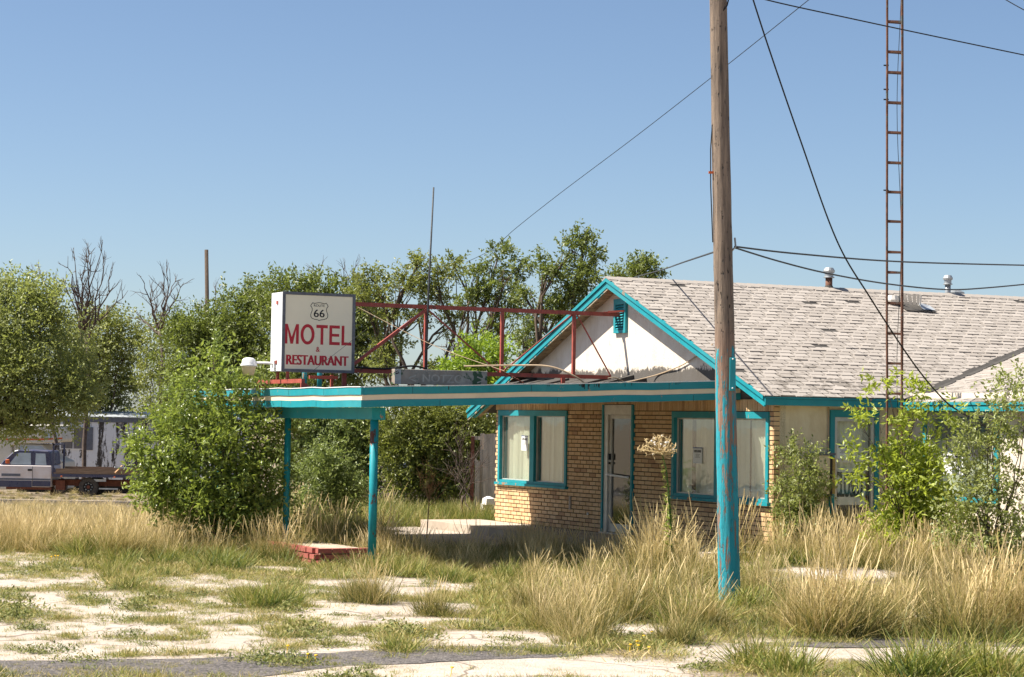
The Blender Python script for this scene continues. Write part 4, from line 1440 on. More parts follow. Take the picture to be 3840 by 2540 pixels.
MB().beam((-.28, TU + .031, ZT + .02), (.0, TU + .16, ZT + .04), .04, .04).build('bracket', M['red_steel'], truss)
# base frame under the sign
fr_ = -5.62
MB().beam((fr_, 3.58, 2.535), (fr_, 5.49, 2.535), .05, .06).build('base_rail', M['red_steel'], truss)
for u in (3.58, 5.45):
    MB().prism([(fr_ - .03, 2.415), (fr_ + .20, 2.415), (fr_ + .03, 2.505), (fr_ - .03, 2.505)], 1, u, u + .04).build('foot', M['red_steel'], truss)
for u in (4.24, 4.66):
    MB().beam((fr_, u, 2.566), (fr_, u, 2.70), .05, .035).build('leg', M['red_steel'], truss)
# teal posts behind the sign
for r, u in ((-5.0, 5.2), (-4.72, 5.3)):
    MB().tube([(r, u, cz(r) + .2), (r, u, 2.9)], .038, 14).build('post', M['teal'], truss, True)
MB().beam((-5.0, 5.0, 2.62), (-4.55, 5.0, 2.62), .04, .05).build('cross_bar', M['red_steel'], truss)
MB().beam((-4.62, 5.05, 2.45), (-4.62, 5.05, 2.66), .04, .04).build('cross_bar', M['red_steel'], truss)

SR0, SR1, SU0, SU1, SZ0, SZ1 = -5.724, -4.607, 4.2, 4.70, 2.68, 3.832
sign = local_thing('motel_sign', 'square cream box sign with red MOTEL and RESTAURANT lettering', 'sign', -5.17, TU, SZ0)
MB().box((SR0, SU0 + .012, SZ0), (SR1, SU1, SZ1)).build('cabinet', M['sign_metal'], sign, bevel=.006)
m = MB()
t_ = .036
m.box((SR0 - .008, SU0 - .012, SZ0 - .006), (SR1 + .008, SU0 + .012, SZ0 + t_)).box((SR0 - .008, SU0 - .012, SZ1 - t_), (SR1 + .008, SU0 + .012, SZ1 + .006))
m.box((SR0 - .008, SU0 - .012, SZ0 + t_ + .0005), (SR0 + t_, SU0 + .012, SZ1 - t_ - .0005)).box((SR1 - t_, SU0 - .012, SZ0 + t_ + .0005), (SR1 + .008, SU0 + .012, SZ1 - t_ - .0005))
m.build('frame', M['sign_frame'], sign)
MB().box((SR0 + t_, SU0 - .002, SZ0 + t_), (SR1 - t_, SU0 + .010, SZ1 - t_)).build('face', M['sign_face'], sign)
YF = SU0 - .0035
SWd, SHt = SR1 - SR0, SZ1 - SZ0


def sxy(fx, fy):
    return (SR0 + fx * SWd, YF, SZ1 - fy * SHt)


def sign_text(s, fx0, fx1, fyt, fyb, mat, bold, spacing=1.0):
    m = MB()
    o = sxy(fx0, fyb)
    put_text(m, s, o, (1, 0, 0), UP, (fx1 - fx0) * SWd, (fyb - fyt) * SHt, bold, spacing)
    m.build('lettering', mat, sign)


m = MB()
block_text(m, 'MOTEL', sxy(.03, .652), (1, 0, 0), UP, .93 * SWd, .25 * SHt)
m.build('lettering', M['sign_red'], sign)
sign_text('&', .465, .52, .682, .745, M['sign_red'], .03)
sign_text('RESTAURANT', .055, .925, .79, .915, M['sign_red'], .06, .96)
sign_text('ROUTE', .425, .578, .142, .172, M['black'], .02)
sign_text('66', .425, .578, .207, .305, M['black'], .025)
# highway shield outline, built as a thin raised ribbon
half = [(0.0, 1.0), (0.12, 0.985), (0.27, 0.955), (0.33, 0.955), (0.40, 0.985), (0.47, .90), (.52, .80), (.46, .74), (.42, .64), (.43, .53), (.47, .43), (.51, .32), (.50, .20), (.43, .11), (.28, .06), (.12, .035), (0.0, 0.0)]
# x offset from centre in widths, y 1 top .. 0 bottom; small dip between the top points
out_pts = [(x, y) for x, y in half] + [(-x, y) for x, y in half[::-1]][1:-1]
m = MB()
sw, sh = .235 * SWd, .225 * SHt
cx, cyb = SR0 + .503 * SWd, SZ1 - .345 * SHt
n = len(out_pts)
OP = np.array([(cx + x * sw, cyb + y * sh) for x, y in out_pts])
cen = OP.mean(0)
for i in range(n):
    a, b = OP[i], OP[(i + 1) % n]
    d = (b - a) / np.linalg.norm(b - a)
    nrm = np.array([-d[1], d[0]]) * .0045
    a = a - d * .003; b = b + d * .003
    m.add([(a[0] - nrm[0], YF, a[1] - nrm[1]), (b[0] - nrm[0], YF, b[1] - nrm[1]), (b[0] + nrm[0], YF, b[1] + nrm[1]), (a[0] + nrm[0], YF, a[1] + nrm[1])], [(0, 1, 2, 3)])
m.build('shield_outline', M['black'], sign)
for z in (SZ0 + .98, SZ0 + .11):
    MB().box((SR0 - .014, 4.40, z), (SR0 - .001, 4.46, z + .05)).build('mounting_bolt', M['red_steel'], sign)
m = MB()
for (fu, fz) in ((.33, .80), (.5, .55), (.42, .54), (.37, .50), (.56, .26), (.44, .25), (.3, .72)):
    c = (SR0 - .001, SU0 + .5 * fu, SZ0 + SHt * fz)
    m.box((c[0] - .002, c[1], c[2]), (c[0] + .001, c[1] + .012, c[2] + .012))
m.build('rust_hole', M['black'], sign)

# yard light on the sign's left side
yl = local_thing('yard_light', 'white yard lamp with beige lens on an arm at the sign', 'lamp', SR0 - .25, 4.55, 2.75)
c = (SR0 - .36, 4.62, 2.75)
MB().tube([(SR0 - .002, 4.5, 2.79), (SR0 - .1, 4.54, 2.80), (SR0 - .27, 4.6, 2.80)], .02, 8).build('arm', M['white'], yl)
MB().box((SR0 - .03, 4.46, 2.73), (SR0 - .001, 4.54, 2.84)).build('mounting_plate', M['white'], yl)
MB().lathe((c[0], c[1], 2.745), [(.115, 0), (.125, .01), (.12, .025), (.10, .05), (.095, .10), (.06, .125), (.02, .13)], 18).build('hood', M['white'], yl, True)
MB().lathe((c[0], c[1], 2.615), [(.06, 0), (.078, .006), (.105, .125), (.108, .132)], 18).build('lens', M['lamp_lens'], yl, True)

# weathered metal sign lying on the canopy
ou = 1.75
o_ = W(0, 0)
pL = at(1497, 1420, 30.3); pR = at(1810, 1420, 31.2)
def tor(p):
    d = p - np.array([KX, KY, 0]); return float(d @ ER), float(d @ EW)
rL, uL = tor(pL); rR, uR = tor(pR)
uM = (uL + uR) / 2
old = local_thing('weathered_sign', 'long weathered metal sign box with ghost letters on the canopy roof', 'old sign', (rL + rR) / 2, uM, 2.5)
MB().box((rL, uM, 2.50), (rR, uM + .12, 2.71)).build('box', M['sign_weather'], old, bevel=.004)
MB().box((rL - .002, uM - .004, 2.50), (rL + .09, uM - .0005, 2.71)).build('end_panel', M['galv'], old)
m = MB()
put_text(m, '<', (rL + .20, uM - .002, 2.535), (1, 0, 0), UP, .12, .10, .02)
m.build('arrow_mark', M['ghost_letters'], old); m = MB()
put_text(m, 'NOTZO', (rL + .42, uM - .002, 2.535), (1, 0, 0), UP, .62, .11, .03)
m.build('lettering', M['ghost_letters'], old); m = MB()
put_text(m, '>', (rR - .16, uM - .002, 2.535), (1, 0, 0), UP, .12, .10, .02)
m.build('arrow_mark', M['ghost_letters'], old)
MB().tube([(rL - .02, uM - .02, 2.66), (rL + .03, uM - .03, 2.69), (rL + .05, uM - .02, 2.655), (rL, uM - .03, 2.64)], .008, 6).build('wire_loop', M['black'], old)

# mast on the truss
mast = local_thing('antenna_mast', 'thin grey mast pipe rising above the middle of the truss', 'mast', -3.35, TU - .06, cz(-3.35) + .22)
MB().tube([(-3.37, TU - .06, cz(-3.35) + .21), (-3.345, TU - .06, 3.9), (-3.29, TU - .06, 5.52)], [.017, .016, .013], 8).build('pipe', M['grey_cable'], mast, True)

# cables on the canopy roof
def wire(name, label, pts, rad, mat, cat='cable', n=6, sub=10, wob=0.0, group=None):
    """smooth wire through world points"""
    pts = [np.array(p, float) for p in pts]
    out = []
    m_ = len(pts)
    for i in range(m_ - 1):
        p0 = pts[max(i - 1, 0)]; p1 = pts[i]; p2 = pts[i + 1]; p3 = pts[min(i + 2, m_ - 1)]
        for k in range(sub):
            t = k / sub
            out.append(.5 * ((2 * p1) + (-p0 + p2) * t + (2 * p0 - 5 * p1 + 4 * p2 - p3) * t * t + (-p0 + 3 * p1 - 3 * p2 + p3) * t ** 3) + rng.normal(0, 1, 3) * wob)
    out.append(pts[-1])
    c = out[0].copy()
    o = MB().tube([p - c for p in out], rad, n).build(name, mat)
    o.location = tuple(c)
    return tag(o, label, cat, group)


B = lambda r, u, z: W(r, u, z)
wire('roof_cable', 'tan cable looping over the weathered sign on the canopy roof', [B(-3.55, 2.6, 2.78), B(-3.0, 2.2, 2.80), B(-2.6, 1.8, 2.79), B(-2.3, 1.6, 2.66), B(-2.1, 1.6, 2.54)], .012, M['tan_cable'])
wire('roof_cable', 'tan cable from the weathered sign to the canopy roof by the gable', [B(-1.78, 1.55, 2.64), B(-1.3, 2.2, 2.66), B(-.9, 2.6, 2.6), B(-.5, 3.0, 2.6)], .010, M['tan_cable'])
wire('roof_cable', 'long tan cable draped from truss end along the gable stucco to the rake', [B(-1.6, 3.6, 2.58), B(-.6, 3.6, 2.6), B(-.06, 3.4, 2.72), B(-.03, 2.6, 2.86), B(-.03, 2.1, 3.0), B(-.03, 1.6, 3.18)], .009, M['tan_cable'])
wire('roof_cable', 'black cable bundle along the lower truss chord', [B(-4.5, TU - .05, ZBm + .05), B(-4.0, TU - .05, ZBm + .04), B(-3.6, TU - .1, ZBm + .09), B(-3.3, TU - .05, ZBm + .04)], .014, M['cable'])
wire('chain', 'short rusty chain hanging across the weathered sign', [B(-3.06, uM - .04, 2.70), B(-2.9, uM - .05, 2.62), B(-2.74, uM - .02, 2.55)], .012, M['rust'], 'chain', wob=.004)
wire('guy_wire', 'thin wire running from truss top down to the weathered sign', [B(-4.5, TU - .1, 3.66), B(-3.7, 3.4, 3.1), B(-3.05, uM - .02, 2.72)], .0045, M['tan_cable'], 'wire')

# ================================================================== UTILITY POLE
pb = at(2737, 2262, 24.7)
ptop = at(2693, -60, 24.7)
pole = thing('utility_pole', 'tall weathered wooden pole painted teal below, standing in the grass', 'pole', (pb[0], 24.7, 0))
dx = (ptop[0] - pb[0]); hz = ptop[2] + 1.0
m = MB()
prof = [(0, .123), (.6, .121), (2.0, .117), (3.5, .111), (5.0, .104), (hz, .095)]
pts = []; rd_ = []
for z, r in prof:
    pts.append((dx * z / (ptop[2]), 0, z - .1)); rd_.append(r)
base = len(m.v)
m.tube(pts, rd_, 40)
o = m.build('shaft', M['pole'], pole, True)
s_ = o.modifiers.new('sub', 'SUBSURF'); s_.subdivision_type = 'SIMPLE'; s_.levels = 3; s_.render_levels = 3
tx = bpy.data.textures.new('grain', 'CLOUDS'); tx.noise_scale = 0.05; tx.noise_depth = 3
dm = o.modifiers.new('grain', 'DISPLACE'); dm.texture = tx; dm.strength = 0.012; dm.mid_level = 0.5
dm.texture_coords = 'LOCAL'
xo = lambda z: dx * z / ptop[2]
q1 = at(2748, 1342, 24.58); q2 = at(2746, 1466, 24.58)
MB().box((q1[0] - pb[0] - .034, -.13, q2[2]), (q1[0] - pb[0] + .034, -.085, q1[2])).build('conduit_cover', M['teal'], pole, bevel=.004)
for zf in (.06, .94):
    z = q2[2] + (q1[2] - q2[2]) * zf
    MB().lathe((q1[0] - pb[0], -.134, z), [(.004, 0), (.009, .003), (.009, .012), (.004, .015)], 8).build('bolt', M['white'], pole)
z1_, z0_ = at(0, 490, 24.7)[2], at(0, 905, 24.7)[2]
MB().tube([(xo(z1_) - .105, -.03, at(2666, 470, 24.7)[2]), (xo(5.1) - .125, -.03, at(2666, 560, 24.7)[2]), (xo(4.8) - .128, -.03, at(2666, 700, 24.7)[2]), (xo(4.3) - .112, -.03, at(2666, 910, 24.7)[2])], .007, 6).build('ground_wire', M['cable'], pole)
rz_ = at(2666, 649, 24.7)
MB().box((rz_[0] - pb[0] - .03, -.05, rz_[2] - .012), (rz_[0] - pb[0] + .04, -.02, rz_[2] + .014)).build('red_clip', M['orange'], pole)
q3 = at(2752, 925, 24.7)
MB().tube([(q3[0] - pb[0] - .03, 0, q3[2] - .06), (q3[0] - pb[0] + .02, 0, q3[2]), (q3[0] - pb[0] + .01, 0, q3[2] + .10)], .012, 6).build('cable_hook', M['galv'], pole)
q4 = at(2724, 20, 24.7)
MB().tube([(q4[0] - pb[0] - .06, -.08, q4[2] - .1), (q4[0] - pb[0], -.08, q4[2] - .02), (q4[0] - pb[0] + .03, 0, q4[2] + .1)], .009, 6).build('cable_hook', M['cable'], pole)

# overhead lines
wire('power_line', 'black line sloping gently down to the right near the picture top', [at(2700, -60, 24.7), at(2867, -2, 25.2), at(3200, 72, 26.2), at(3520, 140, 27.2), at(3960, 232, 28.5)], .0085, M['cable'], 'power line')
wire('service_drop', 'heavy black cable swooping from above the pole down to the wing', [at(2815, -30, 25.0), at(2880, 172, 25.3), at(3000, 522, 25.9), at(3137, 900, 26.6), at(3262, 1115, 27.2), at(3420, 1355, 27.8), at(3530, 1490, 28.3), at(3600, 1545, 28.6), at(3690, 1592, 29.0)], .0105, M['cable'], 'power line')
wire('thin_wire', 'very thin wire rising diagonally across the sky behind the pole', [at(1748, 984, 44), at(1845, 935, 42.5), at(1935, 856, 41), at(2105, 722, 39), at(2400, 500, 35), at(2735, 238, 31), at(3045, -10, 28)], .0055, M['cable'], 'wire')
wire('braided_line', 'upper grey braided cable running level from pole over the roof', [at(2755, 925, 24.8), at(3000, 953, 26), at(3400, 983, 29), at(3960, 998, 33)], .0105, M['grey_cable'], 'power line')
wire('braided_line', 'lower grey braided cable sagging across the flue pipes', [at(2757, 930, 24.8), at(2920, 980, 26), at(3100, 1025, 27.5), at(3320, 1064, 29.5), at(3540, 1086, 31), at(3700, 1080, 32), at(3960, 1055, 34)], .0105, M['grey_cable'], 'power line')
wire('braided_line', 'short braided cable going left from pole behind the gable peak', [at(2680, 945, 24.9), at(2560, 985, 30), at(2480, 1013, 36), at(2380, 1040, 44)], .011, M['grey_cable'], 'power line')
wire('thin_wire', 'thin wire crossing the top right corner of the sky', [at(3740, -20, 30), at(3800, 16, 30), at(3900, 70, 30)], .007, M['grey_cable'], 'wire')
wire('thin_wire', 'thin loose wire slanting in front of the sign lettering', [W(-4.52, 3.9, 3.33), W(-5.0, 3.9, 2.96), W(-5.45, 3.9, 2.62)], .0028, M['cable'], 'wire')

# ================================================================== LATTICE MAST
tb = at(3356, 1990, 30.3)
tower = thing('lattice_mast', 'narrow rusty three-legged lattice mast rising like a ladder past the eave', 'antenna mast', (tb[0], 30.3, 0))
HT = 9.2
legs = [(-.112, -.03), (.088, -.07), (.122, .10)]
lean = (at(3356, 0, 30.3)[0] - tb[0]) / at(3356, 0, 30.3)[2]
for lx, ly in legs:
    pts = [(lx + lean * z, ly, z) for z in np.linspace(-.1, HT, 14)]
    MB().tube([(p[0] + random.uniform(-.003, .003), p[1], p[2]) for p in pts], .0165, 10).build('leg', M['rust_pipe'], tower, True)
for py in (82, 195, 272, 385, 497, 610, 720, 830, 945, 1021, 1136, 1250, 1362, 1475, 1590, 1700):
    z = at(3356, py, 30.3)[2]
    for a, b in ((0, 1), (1, 2), (2, 0)):
        p = (legs[a][0] + lean * z, legs[a][1], z); q = (legs[b][0] + lean * z, legs[b][1], z - .012)
        MB().beam(p, q, .012, .030).build('rung', M['rust_pipe'], tower)
for py in (250, 340, 378, 718):
    z = at(3356, py, 30.3)[2]
    MB().box((legs[0][0] + lean * z - .05, -.04, z), (legs[0][0] + lean * z + .02, -.02, z + .018)).build('clamp', M['black'], tower)
cw = [(.06 + lean * z + .03 * math.sin(z * 1.7), .0, z) for z in np.linspace(2.2, HT, 24)]
MB().tube(cw, .0045, 5).build('cable', M['cable'], tower)

# ================================================================== FOLIAGE
def unitv(a):
    return a / (np.linalg.norm(a, axis=-1, keepdims=True) + 1e-9)


def leaves_mesh(P, D, Nn, L, Wd, rnd):
    """diamond leaves: base P, direction D, normal Nn, length L, width Wd; folded on the midrib"""
    S = unitv(np.cross(D, Nn))
    Nn = unitv(np.cross(S, D))
    n = len(P)
    V = np.empty((n, 4, 3))
    V[:, 0] = P
    V[:, 1] = P + D * (L * .42)[:, None] + S * (Wd * .5)[:, None] + Nn * (Wd * .16)[:, None]
    V[:, 2] = P + D * L[:, None]
    V[:, 3] = P + D * (L * .42)[:, None] - S * (Wd * .5)[:, None] + Nn * (Wd * .16)[:, None]
    Q = np.arange(n * 4).reshape(n, 4)
    return V.reshape(-1, 3), Q, np.repeat(rnd, 4)


def spray_leaves(C, R, nspray, nl, leaf, wr_=.5, up=.35, length=.32, shell=.45, droop=.0, thin=None, lump=.16):
    """leafy twigs scattered in an ellipsoid (centre C, radii R), denser at its surface, gathered into small lumps"""
    nk = max(4, nspray // 5)
    dk_ = unitv(rng.normal(size=(nk, 3)))
    rad = shell + (1.06 - shell) * rng.random(nk) ** .6
    K = dk_ * (rad * (1 + .22 * rng.random(nk) ** 4))[:, None]
    idx = rng.integers(0, nk, nspray)
    pos = C + (K[idx] + rng.normal(0, lump, (nspray, 3))) * R
    out = unitv(K[idx] * .9 + rng.normal(0, .55, (nspray, 3)) + np.array([0, 0, up]))
    out[:, 2] -= droop
    out = unitv(out)
    Ls = length * (.5 + .9 * rng.random(nspray))
    t = (np.arange(nl) + .5) / nl
    base = pos[:, None, :] + out[:, None, :] * (Ls[:, None] * t[None])[:, :, None]
    base = base + rng.normal(0, leaf * .18, base.shape)
    sd = unitv(np.cross(out, rng.normal(size=(nspray, 3))))
    sign_ = np.where(np.arange(nl) % 2 == 0, 1.0, -1.0)
    D = unitv(out[:, None, :] * .55 + sd[:, None, :] * sign_[None, :, None] * .8 + rng.normal(0, .35, (nspray, nl, 3)))
    Nn = unitv(np.cross(out, sd)[:, None, :] * np.ones((1, nl, 1)) + rng.normal(0, .5, (nspray, nl, 3)) + np.array([0, 0, .5]))
    Lf = leaf * (.6 + .7 * rng.random((nspray, nl)))
    tone = np.clip(.15 + .5 * rng.random(nspray)[:, None] + .4 * (rng.random((nspray, nl)) - .35), 0, 1)
    P_ = base.reshape(-1, 3); D = D.reshape(-1, 3); Nn = Nn.reshape(-1, 3); Lf = Lf.ravel()
    return leaves_mesh(P_, D, Nn, Lf, Lf * wr_, tone.ravel())


def join_arrays(parts):
    V = []; Q = []; A = []; n = 0
    for v, q_, a in parts:
        V.append(v); Q.append(q_ + n); A.append(a); n += len(v)
    return np.concatenate(V), np.concatenate(Q), np.concatenate(A)


def limb(mb, p, q, r0, r1, sag=.12, n=6, seed=None):
    p = np.array(p, float); q = np.array(q, float)
    d = q - p; L = np.linalg.norm(d)
    pts = []
    off = rng.normal(0, sag * L * .5, 3) * np.array([1, 1, .3])
    for i in range(n + 1):
        t = i / n
        pts.append(p + d * t + off * math.sin(math.pi * t) + (rng.normal(0, .018 * L, 3) if 0 < i < n else 0))
    mb.tube(pts, [r0 + (r1 - r0) * i / n for i in range(n + 1)], 7)
    return pts


def plant(name, label, cat, clumps, Y, base_px, mat, leaf=.08, dens=1.0, nl=9, trunk=.09, stems=1, length=.34, depth=.85, wr_=.5, group=None, up=.35, droop=0., shell=.45, bark='bark', lump=.22, fork=.3, twigs=True, nmin=60, bough=.12):
    """clumps: (px, py, rx, ry[, dY]) in picture units at depth Y -> real ellipsoids of foliage carried by limbs"""
    bx_ = at(base_px, 1900, Y)
    gx, gy = bx_[0], Y
    g0 = float(gz(gx, gy))
    root = thing(name, label, cat, (gx, gy, g0), 0, group)
    org = np.array([gx, gy, g0])
    parts = []; mb = MB()
    s = FPX / Y
    tops = []
    cs_ = []
    for c in clumps:
        dY = c[4] if len(c) > 4 else random.uniform(-.5, .5) * (c[2] / s)
        C = at(c[0], c[1], Y + dY) - org
        R = np.array([c[2] / s, depth * (c[2] + c[3]) / 2 / s, c[3] / s])
        cs_.append((C, R))
    zs_ = [c[0][2] for c in cs_]
    hmin, hmax = min(zs_), max(zs_)
    fork_z = max(.15, hmin * fork)
    stem_tops = []
    for k in range(stems):
        an = 2 * math.pi * k / stems + .5
        sp_ = .0 if stems == 1 else trunk * 1.5
        b0 = np.array([sp_ * math.cos(an), sp_ * math.sin(an), -.1])
        tx_ = np.mean([c[0] for c in cs_[k::stems]], 0) if len(cs_) >= stems else cs_[0][0]
        tp = np.array([tx_[0] * .45, tx_[1] * .45, fork_z + (hmax - fork_z) * .2])
        limb(mb, b0, tp, trunk * .75 / math.sqrt(stems), trunk * .55 / math.sqrt(stems), .05)
        stem_tops.append(tp)
    for C, R in cs_:
        k = int(np.argmin([np.linalg.norm(C - t_) for t_ in stem_tops]))
        trunk_k = trunk * .7
        rr = trunk_k * .45 / math.sqrt(stems)
        pts = limb(mb, stem_tops[k], C, rr, rr * .35, bough)
        if twigs:
            for j in range(6):
                d = unitv(rng.normal(size=3) + np.array([0, 0, .5])) * R * .85
                limb(mb, pts[-1 - (j % 3)], C + d, rr * .32, rr * .08, .1, 4)
        vol = (R[0] * R[2] + R[0] * R[1]) * .5
        ns_ = int(max(nmin, dens * 5.5 * 230 * vol / (leaf * 12.0) ** 2 * .9))
        parts.append(spray_leaves(C, R, ns_, nl, leaf, wr_, up, length, shell, droop, lump=lump))
    V, Q, A = join_arrays(parts)
    np_mesh('crown', V, Q, M[mat], root, attr={'rnd': A})
    tr_ = mb.build('trunk', M[bark], root, True)
    return root, len(Q)


nleaf = 0
def PL(*a, **k):
    global nleaf
    r, n = plant(*a, **k)
    nleaf += n
    return r


TG = 'trees behind the motel lot'
PL('leafy_tree', 'large pale-green tree overhanging the pickup at far left', 'tree',
   [(60, 1190, 140, 110), (-70, 1250, 150, 150), (150, 1330, 160, 140), (40, 1450, 180, 140), (230, 1470, 110, 120), (60, 1550, 130, 60), (250, 1510, 80, 44), (170, 1240, 80, 60), (0, 1100, 60, 45), (-60, 1400, 150, 150), (85, 1570, 60, 30), (10, 1590, 60, 36), (25, 1085, 22, 45), (112, 1110, 18, 40), (205, 1140, 16, 40), (165, 1160, 16, 40), (330, 1420, 40, 50), (300, 1520, 50, 26)],
   72, -150, 'leaf_pale', .125, .85, trunk=.17, length=.65, fork=.5)
PL('leafy_tree', 'rounded tree with dead twigs above, behind the stained trailer', 'tree',
   [(330, 1250, 110, 80), (420, 1250, 90, 70), (250, 1340, 110, 100), (400, 1380, 110, 100), (470, 1300, 60, 60), (330, 1470, 120, 90), (455, 1480, 60, 60), (340, 1530, 70, 30)],
   100, 395, 'leaf_olive', .14, .85, trunk=.16, length=.5)
PL('leafy_tree', 'slim open tree with sky showing through beside the tall post', 'tree',
   [(600, 1270, 70, 60), (640, 1340, 70, 70), (560, 1400, 45, 60), (620, 1470, 80, 70), (650, 1250, 50, 40), (580, 1540, 60, 40)],
   98, 600, 'leaf_olive', .14, .6, trunk=.14, stems=2, length=.5)
PL('leafy_tree', 'dense dark tree behind the bright bush left of the sign', 'tree',
   [(760, 1250, 90, 70), (700, 1340, 100, 90), (830, 1310, 100, 90), (890, 1200, 85, 80), (950, 1120, 65, 45), (890, 1400, 120, 100), (990, 1270, 80, 110), (720, 1450, 100, 80), (1010, 1400, 80, 90), (690, 1230, 50, 30)],
   66, 850, 'leaf_deep', .11, 1.5, trunk=.16, length=.45)
PL('leafy_tree', 'tree whose top shows just above the sign', 'tree',
   [(1120, 1085, 80, 40), (1030, 1140, 60, 60), (1190, 1110, 60, 45), (1330, 1130, 50, 60), (1365, 1220, 60, 90), (1385, 1330, 60, 80), (1240, 1250, 120, 120), (1150, 1350, 120, 110), (1300, 1400, 80, 60), (1060, 1430, 90, 50)],
   62, 1220, 'leaf_deep', .11, 1.35, trunk=.16, stems=2, length=.45)
PL('airy_elm', 'open-branched elm framed by the left half of the truss', 'tree',
   [(1410, 1065, 62, 42), (1565, 1000, 50, 34), (1520, 1085, 70, 36), (1640, 1035, 62, 40), (1705, 1005, 40, 26), (1450, 1170, 58, 36), (1610, 1120, 55, 36), (1355, 1110, 48, 45), (1480, 1280, 60, 40), (1690, 1200, 45, 40), (1570, 1200, 45, 30), (1420, 1370, 70, 40), (1640, 1400, 60, 30)],
   58, 1590, 'leaf_olive', .09, .95, trunk=.30, stems=2, length=.26, fork=.2, lump=.2, shell=.1, bough=.24)
PL('airy_elm', 'tall open elm behind the truss middle', 'tree',
   [(1790, 1055, 45, 45), (1868, 965, 40, 42), (1900, 1050, 48, 50), (1830, 1125, 50, 40), (1760, 1130, 40, 30), (1920, 1160, 52, 42), (1860, 1240, 48, 50), (1950, 1000, 26, 24)],
   57, 1850, 'leaf_deep', .09, 1.05, trunk=.26, stems=2, length=.26, fork=.2, lump=.2, shell=.1, bough=.24)
PL('airy_elm', 'tall elm leaning right behind the gable peak', 'tree',
   [(2060, 1010, 55, 40), (2150, 945, 45, 36), (2190, 905, 38, 30), (2230, 960, 32, 40), (2120, 1065, 62, 50), (2200, 1050, 62, 60), (2050, 1170, 55, 55), (1985, 1270, 62, 60), (2000, 1370, 75, 50), (2105, 1180, 48, 52), (1960, 1100, 34, 30), (2180, 1150, 40, 50)],
   55, 2020, 'leaf_deep', .09, 1.05, trunk=.28, stems=2, length=.26, fork=.25, lump=.2, shell=.1, bough=.24)
PL('leafy_tree', 'treetop peeping over the ridge right of the gable peak', 'tree',
   [(2390, 1015, 65, 26), (2335, 1035, 40, 20), (2450, 1022, 40, 22), (2400, 985, 24, 18), (2380, 1100, 80, 50)],
   56, 2390, 'leaf_deep', .085, 1.1, trunk=.14, length=.3)
PL('leafy_tree', 'low bright yellow-green tree under the right part of truss', 'tree',
   [(1790, 1325, 70, 40), (1730, 1380, 60, 45), (1855, 1370, 70, 50), (1800, 1430, 110, 45), (1910, 1420, 40, 40)],
   52, 1800, 'leaf_bright', .10, 1.3, trunk=.12, length=.36)
# shrubs under the canopy
SG = 'shrubs beyond the canopy'
PL('shrub', 'broad green shrub between the two canopy posts', 'shrub',
   [(1170, 1610, 80, 70), (1250, 1690, 100, 90), (1330, 1600, 80, 70), (1130, 1730, 80, 80), (1330, 1740, 80, 80), (1240, 1570, 110, 40), (1100, 1620, 60, 70), (1390, 1670, 60, 90), (1240, 1810, 130, 60), (1390, 1590, 50, 50)],
   46, 1240, 'leaf_sage', .075, 1.5, trunk=.09, stems=4, length=.3)
PL('shrub', 'wide leafy shrub hiding the fence between post and brick wall', 'shrub',
   [(1500, 1590, 80, 70), (1600, 1630, 100, 90), (1720, 1600, 100, 80), (1830, 1590, 50, 50), (1560, 1730, 80, 80), (1680, 1740, 100, 90), (1770, 1720, 55, 80), (1620, 1820, 90, 50), (1480, 1680, 60, 80), (1740, 1820, 80, 50), (1530, 1820, 60, 40), (1660, 1560, 100, 40), (1830, 1650, 30, 60)],
   45, 1640, 'leaf_olive', .07, 1.6, trunk=.09, stems=5, length=.3)
PL('shrub', 'small pale shrub in front of the broad one under the canopy', 'shrub',
   [(1225, 1780, 80, 60), (1190, 1850, 50, 50), (1290, 1850, 70, 45), (1240, 1910, 70, 40), (1330, 1830, 40, 30), (1220, 1730, 40, 40)],
   37, 1230, 'leaf_sage', .06, 1.5, trunk=.05, stems=4, length=.26)
# big bush at the canopy's left end
PL('bush', 'big glossy green bush swallowing the left end of the canopy', 'bush',
   [(805, 1385, 30, 70), (760, 1480, 70, 60), (860, 1490, 60, 70), (700, 1570, 100, 60), (890, 1580, 95, 70), (665, 1650, 90, 70), (780, 1660, 160, 100), (950, 1690, 100, 100), (595, 1765, 70, 50), (700, 1800, 140, 80), (880, 1820, 150, 90), (990, 1830, 65, 80), (780, 1900, 150, 60), (990, 1560, 50, 40), (930, 1920, 110, 50), (1035, 1720, 30, 60), (620, 1870, 70, 50), (550, 1725, 40, 28), (520, 1700, 24, 16), (600, 1640, 34, 22), (700, 1440, 24, 50), (930, 1460, 26, 50), (1050, 1640, 24, 36), (800, 1340, 14, 50), (660, 1900, 90, 50), (800, 1930, 130, 50), (940, 1950, 110, 45), (1020, 1900, 45, 60), (600, 1820, 60, 50)],
   32.2, 800, 'leaf_gloss', .085, 1.1, trunk=.08, stems=6, length=.36, wr_=.42, nmin=25, lump=.26)
